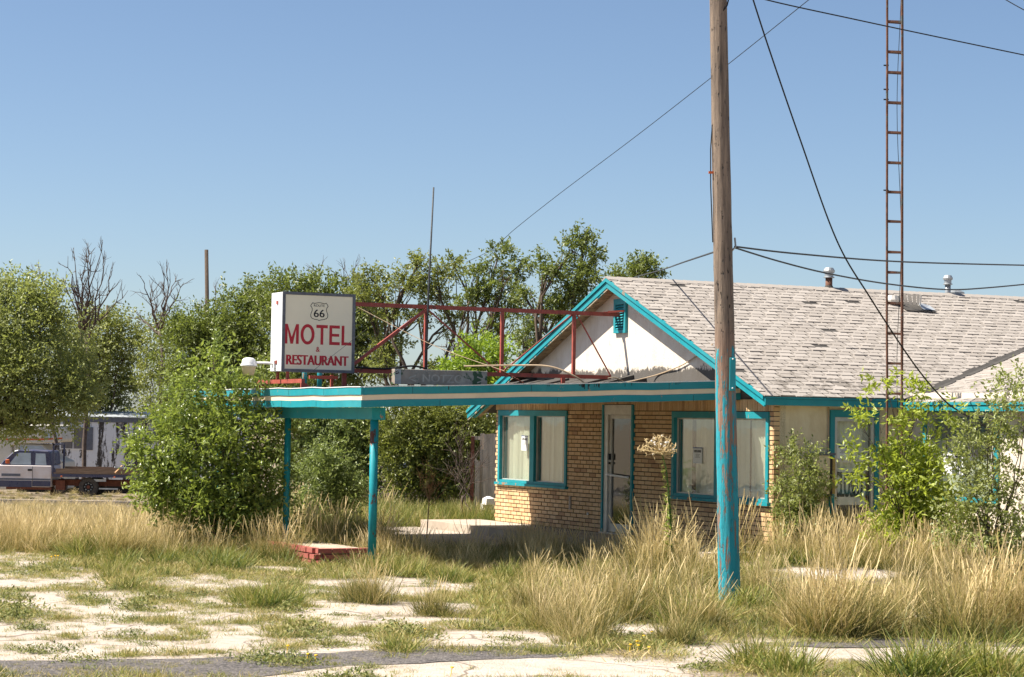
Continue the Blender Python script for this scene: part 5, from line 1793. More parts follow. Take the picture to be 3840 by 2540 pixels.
# shrubs along the right-hand wall
PL('shrub', 'small upright shrub against the stucco wall left of the CLOSED door', 'shrub',
   [(2990, 1720, 45, 45), (3040, 1680, 24, 50), (2960, 1690, 20, 45), (3010, 1790, 60, 50), (3060, 1810, 40, 40), (2980, 1870, 60, 50), (3050, 1880, 50, 40), (2940, 1900, 40, 40), (3000, 1950, 80, 50), (2985, 2000, 70, 45), (3050, 1990, 50, 40), (2950, 1830, 30, 40), (3020, 1850, 60, 50)],
   30.0, 3005, 'leaf_pale', .055, .62, trunk=.04, stems=4, length=.2, nmin=12)
PL('sapling', 'yellow-green sapling spreading in front of mast and wing', 'sapling',
   [(3420, 1465, 45, 24), (3320, 1445, 50, 14), (3480, 1450, 40, 14), (3300, 1560, 70, 16), (3220, 1575, 40, 12), (3420, 1560, 40, 22), (3520, 1590, 60, 16), (3300, 1660, 45, 22), (3240, 1720, 70, 14), (3400, 1700, 80, 50), (3250, 1800, 40, 10), (3370, 1800, 50, 40), (3450, 1780, 90, 60), (3380, 1880, 100, 70), (3500, 1880, 70, 70), (3420, 1980, 100, 60), (3330, 1970, 60, 50), (3560, 1540, 30, 30), (3480, 1730, 70, 40), (3410, 2040, 130, 50), (3540, 1960, 60, 60), (3420, 1740, 90, 50), (3460, 1850, 100, 60), (3390, 1930, 110, 60), (3480, 1960, 90, 60), (3350, 2050, 80, 40), (3500, 2050, 80, 40)],
   28.8, 3420, 'leaf_yellow', .085, .8, trunk=.04, stems=3, length=.28, wr_=.4, up=.0, shell=.2, nmin=12)
PL('bush', 'tall grey-green bush against the wing wall at right edge', 'bush',
   [(3760, 1500, 50, 50), (3820, 1560, 70, 90), (3700, 1580, 50, 60), (3640, 1640, 45, 60), (3760, 1680, 90, 80), (3850, 1740, 90, 100), (3640, 1760, 70, 80), (3740, 1820, 110, 80), (3620, 1860, 80, 70), (3840, 1900, 100, 80), (3700, 1930, 100, 60), (3600, 1960, 50, 50), (3580, 1720, 30, 50), (3790, 1440, 20, 60), (3835, 1460, 25, 60), (3700, 2000, 160, 60), (3620, 2040, 100, 40), (3790, 2040, 120, 50), (3680, 1880, 60, 60)],
   27.6, 3720, 'leaf_pale', .062, .36, trunk=.07, stems=5, length=.26, wr_=.5, nmin=20)


# dead branch tops
def dead_tree(label, tips, base_px, base_py, Y, rad=.06, g=None):
    b0 = at(base_px, base_py, Y)
    g0 = float(gz(b0[0], Y))
    t = thing('dead_tree', label, 'dead tree', (b0[0], Y, g0), 0, g)
    org = np.array([b0[0], Y, g0])
    mb = MB()
    hub = b0 - org
    limb(mb, (0, 0, -.1), hub, rad * 1.6, rad, .03)
    for (px, py) in tips:
        C = at(px, py, Y + random.uniform(-1.2, 1.2)) - org
        pts = limb(mb, hub + rng.normal(0, .15, 3), C, rad * .7, rad * .12, .055, 8)
        for j in range(7):
            i = random.randint(2, 7)
            d = unitv(C - hub) * .5 + rng.normal(0, .42, 3) + np.array([0, 0, .35])
            L = .35 + 1.0 * random.random() * (1 - i / 12)
            sub = limb(mb, pts[i], pts[i] + unitv(d) * L, rad * .28, rad * .07, .1, 5)
            for q_ in range(2):
                dd = unitv(d + rng.normal(0, .5, 3))
                limb(mb, sub[2 + q_], sub[2 + q_] + dd * L * .45, rad * .13, rad * .05, .1, 3)
    mb.build('trunk', M['dead_wood'], t, True)
    return t


dead_tree('spray of bare dead branches above the rounded tree at left', [(255, 960), (275, 930), (310, 935), (345, 945), (300, 1010), (385, 900), (425, 985), (410, 1080), (345, 1060), (232, 1040), (262, 1010), (330, 910), (480, 1090), (392, 940)], 320, 1260, 88, .065)
dead_tree('bare leaning branches rising at the far left above the pale tree', [(140, 990), (185, 1045), (175, 1100)], 215, 1190, 86, .06)
dead_tree('bare forked dead tree left of the tall broken post', [(525, 1035), (560, 1050), (632, 985), (665, 1030), (690, 1060), (615, 1000), (640, 1150), (505, 1190)], 597, 1240, 90, .065)
dead_tree('few bare twigs around the tall broken post', [(760, 1130), (810, 1090), (835, 1165), (735, 1200)], 775, 1260, 82, .045)
dead_tree('bare grey twigs between the sign and the elms', [(1255, 1020), (1290, 1000), (1330, 1010), (1370, 1020), (1180, 1020), (1155, 1030)], 1290, 1160, 72, .05)
dead_tree('tangle of bare trunks behind the truss middle', [(1690, 1230), (1740, 1250), (1790, 1220), (1670, 1290), (1760, 1300)], 1710, 1400, 60, .06)
dead_tree('pale dead brush in front of the board fence', [(1700, 1690), (1735, 1670), (1770, 1700), (1690, 1760), (1790, 1760), (1720, 1640)], 1735, 1860, 40, .02)

# old posts
def old_post(label, px, py, Y, w, lean_px=0):
    a = at(px, py, Y); b = at(px + lean_px, 1700, Y)
    g0 = float(gz(b[0], Y))
    t = thing('old_post', label, 'post', (b[0], Y, g0), 0, 'old wooden posts among the trees')
    MB().tube([(0, 0, -.1), ((a[0] - b[0]) * .5, 0, (a[2] - g0) * .5), (a[0] - b[0], 0, a[2] - g0)], [w * .55, w * .52, w * .46], 10).build('shaft', M['bark'], t, True)


old_post('tall broken wooden post standing above the trees', 774, 937, 100, .19, 16)
old_post('short wooden post end poking from pale tree at far left', 116, 1085, 105, .15, 3)
old_post('short dark post end above the rounded tree', 403, 1146, 105, .14, 2)

# weed with pale flower head by the front door
fw = at(2515, 1960, 28.4)
weed = thing('flowering_weed', 'tall wild lettuce with pale flower head before the brick wall', 'weed', (fw[0], 28.4, 0))
org = np.array([fw[0], 28.4, 0])
sp = [at(x, y, 28.4) - org for x, y in ((2520, 2060), (2514, 1930), (2505, 1820), (2498, 1760), (2485, 1710), (2470, 1690))]
MB().tube([(0, 0, -.05)] + sp, [.016, .015, .014, .012, .010, .008, .004], 7).build('stem', M['green_stem'], weed)
mb = MB(); fl = MB()
for i in range(70):
    t = random.random()
    src = sp[4] + (sp[5] - sp[4]) * random.random()
    gx_ = random.gauss(2472, 34)
    dst = at(gx_, random.gauss(1662 + abs(gx_ - 2472) * .25, 20), 28.4 + random.uniform(-.15, .15)) - org
    mb.tube([src, (src + dst) / 2 + rng.normal(0, .01, 3), dst], [.003, .0025, .0018], 4)
    for j in range(5):
        e = dst + rng.normal(0, .022, 3)
        mb.tube([dst, e], [.002, .005], 4)
    if random.random() < .16:
        fl.lathe(dst, [(.004, -.012), (.016, 0), (.012, .014), (.003, .018)], 6)
for i in range(16):
    src = sp[4]
    dst = at(random.uniform(2490, 2535), random.uniform(1650, 1735), 28.4) - org
    mb.tube([src, (src + dst) / 2, dst], [.003, .003, .005], 4)
mb.build('panicle', M['panicle'], weed)
fl.build('seed_fluff', M['fluff'], weed)
n = 190
tt = rng.random(n)
Pq = np.array([sp[0] + (sp[4] - sp[0]) * t for t in tt]) + rng.normal(0, .012, (n, 3))
Dq = unitv(np.stack([rng.normal(0, 1, n), rng.normal(0, 1, n), rng.normal(.1, .4, n)], 1))
Lq = .05 + .15 * (1 - tt) * rng.random(n)
V, Q, A = leaves_mesh(Pq, Dq, np.tile([0, 0, 1.0], (n, 1)), Lq, Lq * .3, rng.random(n))
np_mesh('leaf', V, Q, M['leaf_gloss'], weed, attr={'rnd': A}, kind='stuff')

# dry orange weed
dwp = at(1600, 1930, 35)
dwd = thing('dry_weed', 'dry orange-brown weed skeleton in the green grass', 'weed', (dwp[0], 35, 0))
org = np.array([dwp[0], 35, 0])
mb = MB()
root_ = np.array([0, 0, 0.]); hub = at(1612, 1840, 35) - org
mb.tube([root_, hub], [.012, .009], 6)
for i in range(16):
    tip = at(random.uniform(1560, 1710), random.uniform(1735, 1830), 35 + random.uniform(-.3, .3)) - org
    pts = limb(mb, hub + (root_ - hub) * random.random() * .3, tip, .006, .002, .1, 5)
    for j in range(8):
        p = pts[random.randint(2, 5)]
        limb(mb, p, p + rng.normal(0, .06, 3) + np.array([0, 0, .06]), .003, .0012, .1, 3)
mb.build('stalk', M['dry_stem'], dwd)

# ================================================================== FENCE
fp0 = at(1800, 1640, 42.5); fp1 = at(1872, 1640, 42.0)
fence = thing('board_fence', 'grey weathered board fence panel touching the brick corner', 'fence', (fp0[0], 42.5, 0))
org = np.array([fp0[0], 42.5, 0])
for i in range(7):
    a = at(1801 + i * 12.5, 1626 + random.uniform(-1, 3), 42.5) - org
    b = at(1801 + i * 12.5 + 11, 1850, 42.5) - org
    d = random.uniform(0, .02)
    MB().box((a[0], d, -.15), (b[0] - .002, d + .022, a[2])).build('board', M['wood_grey'], fence)
for (x0, x1, y) in ((1768, 1800, 1640), (1768, 1800, 1735)):
    a = at(x0, y, 42.5) - org; b = at(x1, y, 42.5) - org
    MB().box((a[0], .03, a[2] - .05), (b[0] + .5, .07, a[2] + .02)).build('rail', M['wood_grey'], fence)
a = at(1766, 1638, 42.5) - org
MB().box((a[0], .0, -.15), (a[0] + .07, .09, a[2])).build('post', M['rust'], fence)
for i in range(3):
    a = at(1782 + i * 6, 1720 + i * 6, 42.4) - org
    MB().box((a[0], -.03, -.15), (a[0] + .028, -.01, a[2])).build('board', M['wood_grey'], fence)
f2_ = at(1425, 1630, 47)
fence2 = thing('picket_fence', 'brown slatted fence half hidden by shrubs under the canopy', 'fence', (f2_[0], 47.5, float(gz(0, 47.5))))
for i in range(24):
    if random.random() < .12: continue
    MB().box((i * .13 - .6, 0, -.1), (i * .13 - .6 + .085, .02, 1.72 + random.uniform(-.08, .05))).build('picket', M['wood_grey'], fence2)
MB().box((-.6, .021, 1.3), (2.5, .06, 1.38)).build('rail', M['wood_grey'], fence2)
MB().box((-.6, .021, .3), (2.5, .06, .38)).build('rail', M['wood_grey'], fence2)

# white roofed shed behind the shrubs
sp0 = at(1300, 1560, 56); sp1 = at(1880, 1560, 56)
gs = float(gz(0, 56))
shed = thing('shed', 'low tan shed with pale metal roof hidden behind the shrubs', 'shed', (sp0[0], 56, gs))
Lx = sp1[0] - sp0[0]
MB().box((0, 0, -.1), (Lx, 3.0, 2.45)).build('wall', M['concrete'], shed)
MB().hexa([(-.2, -.25, 2.46), (Lx + .2, -.25, 2.46), (Lx + .2, 3.2, 2.9), (-.2, 3.2, 2.9), (-.2, -.25, 2.54), (Lx + .2, -.25, 2.54), (Lx + .2, 3.2, 2.98), (-.2, 3.2, 2.98)]).build('roof', M['pale_metal'], shed)
for fx in (.25, .55, .8):
    f = MB().box((Lx * fx, -.03, 1.1), (Lx * fx + .9, -.001, 2.0)).build('window', M['white'], shed)
    MB().box((Lx * fx + .06, -.036, 1.16), (Lx * fx + .84, -.031, 1.94)).build('pane', M['car_glass'], shed)

# ================================================================== LEFT BACKGROUND VEHICLES
TY = 84.0
tw = at(190, 1861, TY)
gt = float(gz(0, TY))
truck = thing('pickup_truck', 'two-tone navy and tan flatbed pickup parked beneath the pale tree', 'pickup', (tw[0], TY, gt))
kx = TY / FPX
X_ = lambda px: (px - 190) * kx
Z_ = lambda py: (1861 - py) * kx
WD = 1.85
# lower body with hood
lo = [(X_(-150), Z_(1830)), (X_(-160), Z_(1790)), (X_(-150), Z_(1756)), (X_(-20), Z_(1748)), (X_(190), Z_(1748)), (X_(190), Z_(1800)), (X_(190), Z_(1827)), (X_(-40), Z_(1830)), (X_(-48), Z_(1800)), (X_(-75), Z_(1786)), (X_(-102), Z_(1800)), (X_(-110), Z_(1830))]
MB().prism(lo, 1, 0, WD).build('body', M['silver_tan'], truck, bevel=.02)
ca = [(X_(-5), Z_(1747)), (X_(10), Z_(1730)), (X_(48), Z_(1694)), (X_(62), Z_(1690)), (X_(176), Z_(1692)), (X_(184), Z_(1697)), (X_(190), Z_(1747))]
MB().prism(ca, 1, .08, WD - .08).build('cab', M['navy'], truck, bevel=.03)
for pl, nm in (([(X_(38), Z_(1745)), (X_(33), Z_(1740)), (X_(62), Z_(1704)), (X_(68), Z_(1701)), (X_(110), Z_(1701)), (X_(112), Z_(1745))], 'side_window'), ([(X_(128), Z_(1745)), (X_(129), Z_(1702)), (X_(165), Z_(1703)), (X_(170), Z_(1745))], 'side_window')):
    MB().prism(pl, 1, .066, .082).build(nm, M['car_glass'], truck)
MB().box((X_(-6), -.008, Z_(1803)), (X_(119), -.001, Z_(1796))).box((X_(121), -.008, Z_(1803)), (X_(189), -.001, Z_(1796))).build('side_moulding', M['grey_blue'], truck)
MB().box((X_(-60), -.007, Z_(1829)), (X_(118), -.001, Z_(1805))).box((X_(121), -.007, Z_(1826)), (X_(189), -.001, Z_(1805))).build('rocker_panel', M['navy'], truck)
MB().box((X_(4), -.006, Z_(1789)), (X_(75), -.0008, Z_(1779))).build('decal_stripe', M['grey_blue'], truck)
MB().box((X_(119.3), -.004, Z_(1826)), (X_(120.7), -.0005, Z_(1750))).build('door_gap', M['black'], truck)
MB().box((X_(102), -.02, Z_(1768)), (X_(118), -.001, Z_(1761))).build('door_handle', M['black'], truck)
MB().box((X_(22), -.18, Z_(1742)), (X_(35), -.02, Z_(1726))).build('side_mirror', M['orange'], truck, bevel=.02)
MB().prism([(X_(-2), Z_(1744)), (X_(40), Z_(1698)), (X_(44), Z_(1698)), (X_(2), Z_(1744))], 1, .2, WD - .2).build('windscreen', M['car_glass'], truck)
# flatbed
MB().box((X_(198), -.12, Z_(1779)), (X_(560), WD + .12, Z_(1772))).build('deck', M['bed_wood'], truck)
MB().box((X_(205), WD - .05, Z_(1771)), (X_(540), WD, Z_(1753))).build('side_board', M['bed_wood'], truck)
MB().box((X_(210), -.15, Z_(1776)), (X_(540), -.121, Z_(1757))).build('side_board', M['bed_wood'], truck)
MB().box((X_(197), -.16, Z_(1788)), (X_(560), -.122, Z_(1777))).build('bed_rail', M['navy'], truck)
hbm = MB()
for yy in (-.12, WD + .06):
    hbm.box((X_(195), yy, Z_(1788)), (X_(201), yy + .06, Z_(1665)))
hbm.box((X_(195), -.12, Z_(1671)), (X_(201), WD + .12, Z_(1665)))
hbm.add([(X_(201), -.1, Z_(1778)), (X_(225), -.1, Z_(1778)), (X_(201), -.1, Z_(1753)), (X_(201), -.06, Z_(1778)), (X_(225), -.06, Z_(1778)), (X_(201), -.06, Z_(1753))], [(0, 1, 2), (5, 4, 3), (0, 3, 4, 1), (1, 4, 5, 2), (2, 5, 3, 0)])
hbm.build('headboard', M['navy'], truck)
fm = MB().box((X_(150), .35, Z_(1822)), (X_(540), .47, Z_(1800))).box((X_(150), WD - .47, Z_(1822)), (X_(540), WD - .35, Z_(1800))).box((X_(205), .1, Z_(1838)), (X_(240), .35, Z_(1802))).box((X_(20), .1, Z_(1838)), (X_(190), .3, Z_(1829)))
fm.build('chassis', M['rust'], truck)
MB().box((X_(345), .0, Z_(1804)), (X_(395), .05, Z_(1795))).box((X_(370), .0, Z_(1833)), (X_(440), .05, Z_(1828))).build('step_plate', M['pale_metal'], truck)
for px in (232, 430):
    MB().lathe((X_(px), -.125, Z_(1786) - .03), [(.02, 0), (.05, .01), (.05, .05), (.02, .06)], 8).build('marker_light', M['orange'], truck)
for wx in (-75, 330):
    for y0 in (-.02, WD - .24):
        wh = MB().disc_y((X_(wx), 0, .37), .37, y0, y0 + .26, 28, .2)
        o = wh.build('wheel', M['tyre'], truck)
        rm = MB().disc_y((X_(wx), 0, .37), .205, y0 + .05, y0 + .2, 20)
        rm.build('rim', M['black'], o)
        MB().disc_y((X_(wx), 0, .37), .07, y0 + .0, y0 + .06, 12).build('hub', M['rust'], o)
        for q_ in range(8):
            an = q_ * math.pi / 4
            MB().disc_y((X_(wx) + .14 * math.cos(an), 0, .37 + .14 * math.sin(an)), .028, y0 + .044, y0 + .056, 8).build('rim_hole', M['galv'], o)
# load on the bed
for nm, lb, pts in (('pipe', 'pale pipe lying on the flatbed behind the bush', ((430, 1752), (500, 1757))), ('plank', 'loose plank leaning against the flatbed side', ((432, 1775), (458, 1748)))):
    a = at(pts[0][0], pts[0][1], TY - .3); b = at(pts[1][0], pts[1][1], TY + .1)
    tag(MB().beam(a, b, .06, .06).build(nm, M['pale_metal'] if nm == 'pipe' else M['dry_stem']), lb, nm)

# motorhome
RY = 89.0
rv0 = at(0, 1861, RY)
gr_ = float(gz(0, RY))
kr = RY / FPX
RX = lambda px: px * kr
RZ = lambda py: (1861 - py) * kr
rv = thing('motorhome', 'cream motorhome with orange stripe and over-cab window behind pickup', 'motorhome', (rv0[0], RY, gr_))
MB().prism([(RX(-420), RZ(1845)), (RX(-420), RZ(1600)), (RX(215), RZ(1600)), (RX(222), RZ(1612)), (RX(231), RZ(1655)), (RX(225), RZ(1664)), (RX(150), RZ(1670)), (RX(60), RZ(1672)), (RX(40), RZ(1680)), (RX(40), RZ(1845))], 1, 0, 2.2).build('body', M['rv_cream'], rv, bevel=.04)
MB().prism([(RX(41), RZ(1840)), (RX(41), RZ(1673)), (RX(150), RZ(1674)), (RX(195), RZ(1715)), (RX(240), RZ(1738)), (RX(244), RZ(1790)), (RX(240), RZ(1840))], 1, .12, 2.05).build('cab', M['rv_cream'], rv, bevel=.04)
MB().prism([(RX(158), RZ(1650)), (RX(160), RZ(1624)), (RX(206), RZ(1621)), (RX(213), RZ(1648))], 1, -.012, .002).build('overcab_window', M['car_glass'], rv)
MB().prism([(RX(-300), RZ(1658)), (RX(-300), RZ(1664)), (RX(150), RZ(1658)), (RX(228), RZ(1653)), (RX(229), RZ(1647)), (RX(150), RZ(1652))], 1, -.01, -.001).build('stripe', M['orange'], rv)
MB().prism([(RX(62), RZ(1712)), (RX(62), RZ(1680)), (RX(80), RZ(1680)), (RX(80), RZ(1712))], 1, .105, .118).build('side_window', M['car_glass'], rv)
MB().prism([(RX(85), RZ(1712)), (RX(85), RZ(1680)), (RX(148), RZ(1680)), (RX(178), RZ(1712))], 1, .105, .118).build('side_window', M['car_glass'], rv)
for q_ in range(4):
    MB().box((RX(205 + q_ * 7), .11, RZ(1741)), (RX(208 + q_ * 7), .119, RZ(1738))).build('hood_vent', M['black'], rv)
for wx in (215, -250):
    o = MB().disc_y((RX(wx), 0, .36), .36, .06, .3, 24, .18).build('wheel', M['tyre'], rv)
    MB().disc_y((RX(wx), 0, .36), .19, .1, .28, 16).build('rim', M['galv'], o)

# stained trailer home
HY = 98.0
h0 = at(100, 1861, HY)
gh = float(gz(0, HY))
kh = HY / FPX
HX = lambda px: (px - 100) * kh
HZ = lambda py: at(300, py, HY)[2] - gh
home = thing('trailer_home', 'long pale trailer home with black streaked walls and grey shutters', 'trailer home', (h0[0], HY, gh))
MB().box((HX(60), 0, .5), (HX(900), 3.5, HZ(1583))).build('wall', M['trailer_wall'], home)
MB().box((HX(60), .1, -.1), (HX(900), 3.4, .49)).build('skirting', M['dark'], home)
MB().box((HX(55), -.06, HZ(1582)), (HX(905), 3.56, HZ(1564))).build('fascia', M['grey_blue'], home)
MB().hexa([(HX(50), -.12, HZ(1563)), (HX(910), -.12, HZ(1563)), (HX(910), 1.75, HZ(1545)), (HX(50), 1.75, HZ(1545)), (HX(50), -.12, HZ(1561)), (HX(910), -.12, HZ(1561)), (HX(910), 1.75, HZ(1541)), (HX(50), 1.75, HZ(1541))]).build('roof', M['pale_metal'], home)
for x0, x1, y0, y1, sh in ((222, 318, 1601, 1686, ((318, 343),)), (520, 566, 1605, 1652, ((493, 519), (567, 590))), (700, 760, 1602, 1680, ((674, 699), (761, 786)))):
    f = MB().box((HX(x0), -.05, HZ(y1)), (HX(x1), -.001, HZ(y0))).build('window', M['white'], home)
    mid = (x0 + x1) / 2
    for a, b in ((x0 + 3, mid - 1.5), (mid + 1.5, x1 - 3)):
        MB().box((HX(a), -.056, HZ(y1 - 3)), (HX(b), -.051, HZ(y0 + 4))).build('pane', M['curtain'], f)
    for a, b in sh:
        MB().box((HX(a), -.045, HZ(y1 + 2)), (HX(b), -.001, HZ(y0 + 1))).build('shutter', M['grey_blue'], home)

# ================================================================== GRASS
def tuft(name, n, h, spread, wid, lean, straw, stalks=0, seg=3, curl=.5, mat='straw', head=.0):
    """one bunch of curved tapering blades, optional seed stalks"""
    V = []; Q = []; A = []; c = 0
    def blade(p, dirv, L, w, cv, tone, hd=0.0):
        nonlocal c
        d = np.array([dirv[0], dirv[1], 0.0]); d /= (np.linalg.norm(d) + 1e-9)
        tilt = np.linalg.norm(dirv)
        side = np.array([-d[1], d[0], 0.0])
        a = rng.random() * 6.28
        side = side * math.cos(a) + np.array([d[0], d[1], 0]) * math.sin(a)
        S = seg + (2 if hd else 0)
        for i in range(S + 1):
            t = i / S
            ang = tilt + cv * t * t
            x = L * (t * math.sin(tilt) + cv * t ** 2.2 * .5); z = L * (t * math.cos(tilt) - cv * cv * .42 * t ** 2.6)
            q = p + d * x + np.array([0, 0, max(z, .01)])
            ww = w * (1 - t ** 1.6 * .88)
            if hd:
                ww = w * .55 if t < .72 else w * hd * (1.15 - abs(t - .86) * 4)
            V.append(q - side * ww / 2); V.append(q + side * ww / 2)
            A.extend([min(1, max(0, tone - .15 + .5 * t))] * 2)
            if i < S: Q.append((c + 2 * i, c + 2 * i + 1, c + 2 * i + 3, c + 2 * i + 2))
        c += 2 * (S + 1)
    for i in range(n):
        p = np.append(rng.normal(0, spread, 2), 0)
        dr_ = rng.normal(0, lean, 2) + p[:2] / (spread + 1e-6) * lean * .5
        tone = np.clip(rng.normal(straw - .12, .27), 0, 1)
        blade(p, dr_, h * (.35 + .75 * rng.random()), wid * (.6 + .8 * rng.random()), curl * rng.random() ** 1.5, tone)
    for i in range(stalks):
        p = np.append(rng.normal(0, spread * .8, 2), 0)
        blade(p, rng.normal(0, lean * .6, 2), h * (1.05 + .5 * rng.random()), wid * .9, curl * .5 * rng.random(), np.clip(.72 + .2 * rng.random(), 0, 1), head)
    me = np_mesh('_' + name, np.array(V), np.array(Q), M[mat], attr={'rnd': np.array(A)})
    return bpy.data.objects.new(name, me)


def weed_mat_mesh(name, n, r, h, leaf, mat='weed'):
    P_ = np.stack([rng.normal(0, r, n), rng.normal(0, r, n), np.abs(rng.normal(0, h, n))], 1)
    P_[:, 2] *= np.clip(1.2 - np.hypot(P_[:, 0], P_[:, 1]) / (2 * r), .1, 1)
    D = unitv(np.stack([rng.normal(0, 1, n), rng.normal(0, 1, n), np.abs(rng.normal(.35, .4, n))], 1))
    L = leaf * (.5 + rng.random(n))
    V, Q, A = leaves_mesh(P_, D, np.tile([0, 0, 1.], (n, 1)) + rng.normal(0, .3, (n, 3)), L, L * .45, np.clip(rng.random(n), 0, 1))
    me = np_mesh('_' + name, V, Q, M[mat], attr={'rnd': A})
    return bpy.data.objects.new(name, me)


def scatter(name, label, variants, pts, rot, scl, idx, cat='grass'):
    """one object: geometry nodes place the unlinked tuft meshes on these points"""
    me = bpy.data.meshes.new(name)
    n = len(pts)
    me.vertices.add(n); me.vertices.foreach_set('co', np.ascontiguousarray(pts, np.float32).ravel())
    a = me.attributes.new('rot', 'FLOAT_VECTOR', 'POINT'); a.data.foreach_set('vector', np.ascontiguousarray(rot, np.float32).ravel())
    a = me.attributes.new('scl', 'FLOAT_VECTOR', 'POINT'); a.data.foreach_set('vector', np.ascontiguousarray(scl, np.float32).ravel())
    a = me.attributes.new('pick', 'INT', 'POINT'); a.data.foreach_set('value', np.ascontiguousarray(idx, np.int32))
    o = bpy.data.objects.new(name, me); col.objects.link(o)
    ng = bpy.data.node_groups.new(name, 'GeometryNodeTree')
    ng.interface.new_socket('Geometry', in_out='INPUT', socket_type='NodeSocketGeometry')
    ng.interface.new_socket('Geometry', in_out='OUTPUT', socket_type='NodeSocketGeometry')
    gi = ng.nodes.new('NodeGroupInput'); go = ng.nodes.new('NodeGroupOutput')
    ip = ng.nodes.new('GeometryNodeInstanceOnPoints')
    j = ng.nodes.new('GeometryNodeJoinGeometry')
    for v in variants[::-1]:
        oi = ng.nodes.new('GeometryNodeObjectInfo'); oi.inputs['Object'].default_value = v; oi.inputs['As Instance'].default_value = True
        ng.links.new(oi.outputs['Geometry'], j.inputs[0])
    def named(nm, ty):
        q = ng.nodes.new('GeometryNodeInputNamedAttribute'); q.data_type = ty; q.inputs['Name'].default_value = nm
        return q.outputs[0]
    er = ng.nodes.new('FunctionNodeEulerToRotation')
    ng.links.new(named('rot', 'FLOAT_VECTOR'), er.inputs[0])
    ng.links.new(gi.outputs[0], ip.inputs['Points'])
    ng.links.new(j.outputs[0], ip.inputs['Instance'])
    ip.inputs['Pick Instance'].default_value = True
    ng.links.new(named('pick', 'INT'), ip.inputs['Instance Index'])
    ng.links.new(er.outputs[0], ip.inputs['Rotation'])
    ng.links.new(named('scl', 'FLOAT_VECTOR'), ip.inputs['Scale'])
    ng.links.new(ip.outputs[0], go.inputs[0])
    md = o.modifiers.new('scatter', 'NODES'); md.node_group = ng
    return tag(o, label, cat, kind='stuff')


def sample(n, px0, px1, py0, py1, keep):
    """ground points whose picture position falls in a rectangle, uniform over the ground, kept with probability keep(px,py)"""
    out = []
    Ymax = 16400 / (py0 - 1583) if py0 > 1600 else 80
    Ymin = 16400 / (py1 - 1583)
    got = 0
    m_ = n * 6
    Y = np.sqrt(rng.random(m_) * (Ymax ** 2 - Ymin ** 2) + Ymin ** 2)
    x = (px0 + rng.random(m_) * (px1 - px0) - 1920) / FPX * Y
    Pn = np.stack([x, Y, gz(x, Y)], 1)
    pp_ = to_px(Pn)
    k = keep(pp_[:, 0], pp_[:, 1], Pn)
    sel = rng.random(m_) < k
    return Pn[sel][:n], pp_[sel][:n]


def local_of(Pn):
    d = Pn[:, :2] - np.array([KX, KY])
    return d @ ER[:2], d @ EW[:2]


def not_built(Pn):
    """False where building, walkway or island stand"""
    r, u = local_of(Pn)
    inside = ((r > -1.2) & (u > -.05) & (u < 9.7)) | ((r > R_W - .1) & (u > -4.7))
    isl_ = (np.abs(r - rp) < .42) & (u > 2.2) & (u < 4.8)
    low = (r > -3.3) & (r < -1.1) & (u > 4.3) & (u < 9.8)
    return ~(inside | isl_ | low)


def fbm(x, y, s):
    v = 0
    for k, (a, b, c_) in enumerate(((1.0, .7, .3), (1.9, -1.3, 1.1), (-2.7, 3.1, 2.0), (4.9, 4.1, .7))):
        v = v + np.sin(x * s * a + y * s * b + c_ + 1.7 * np.sin(y * s * .6 * a + k)) / (1 + k * .6)
    return v * .33


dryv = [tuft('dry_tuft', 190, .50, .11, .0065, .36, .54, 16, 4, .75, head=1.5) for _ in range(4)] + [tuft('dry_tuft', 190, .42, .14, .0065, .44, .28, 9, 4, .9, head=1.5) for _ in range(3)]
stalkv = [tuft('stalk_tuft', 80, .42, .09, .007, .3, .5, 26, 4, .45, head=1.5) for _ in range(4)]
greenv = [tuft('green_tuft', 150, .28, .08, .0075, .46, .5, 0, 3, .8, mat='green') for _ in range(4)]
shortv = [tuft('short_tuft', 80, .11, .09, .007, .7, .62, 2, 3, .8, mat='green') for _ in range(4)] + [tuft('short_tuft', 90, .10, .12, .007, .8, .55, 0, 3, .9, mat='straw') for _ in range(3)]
weedv = [weed_mat_mesh('weed_clump', 420, .13, .022, .024) for _ in range(3)] + [weed_mat_mesh('weed_clump', 380, .09, .05, .028) for _ in range(2)]
softv = [tuft('soft_tuft', 130, .50, .14, .009, .36, .36, 0, 4, .6, mat='green') for _ in range(3)]


def rots(n, tilt=.08):
    return np.stack([rng.normal(0, tilt, n), rng.normal(0, tilt, n), rng.random(n) * 6.283], 1)


def keep_clear(px, py, Pn, h, blade):
    """shorten tufts that stand just in front of an open patch"""
    s = FPX / Pn[:, 1]
    for d in (40, 75, 110, 150, 190, 230):
        b = bare_at(px, py - d)
        lim = d * 1.0 / s / blade
        h = np.where((b > .45) & (h > lim), np.maximum(lim, .25), h)
    return h


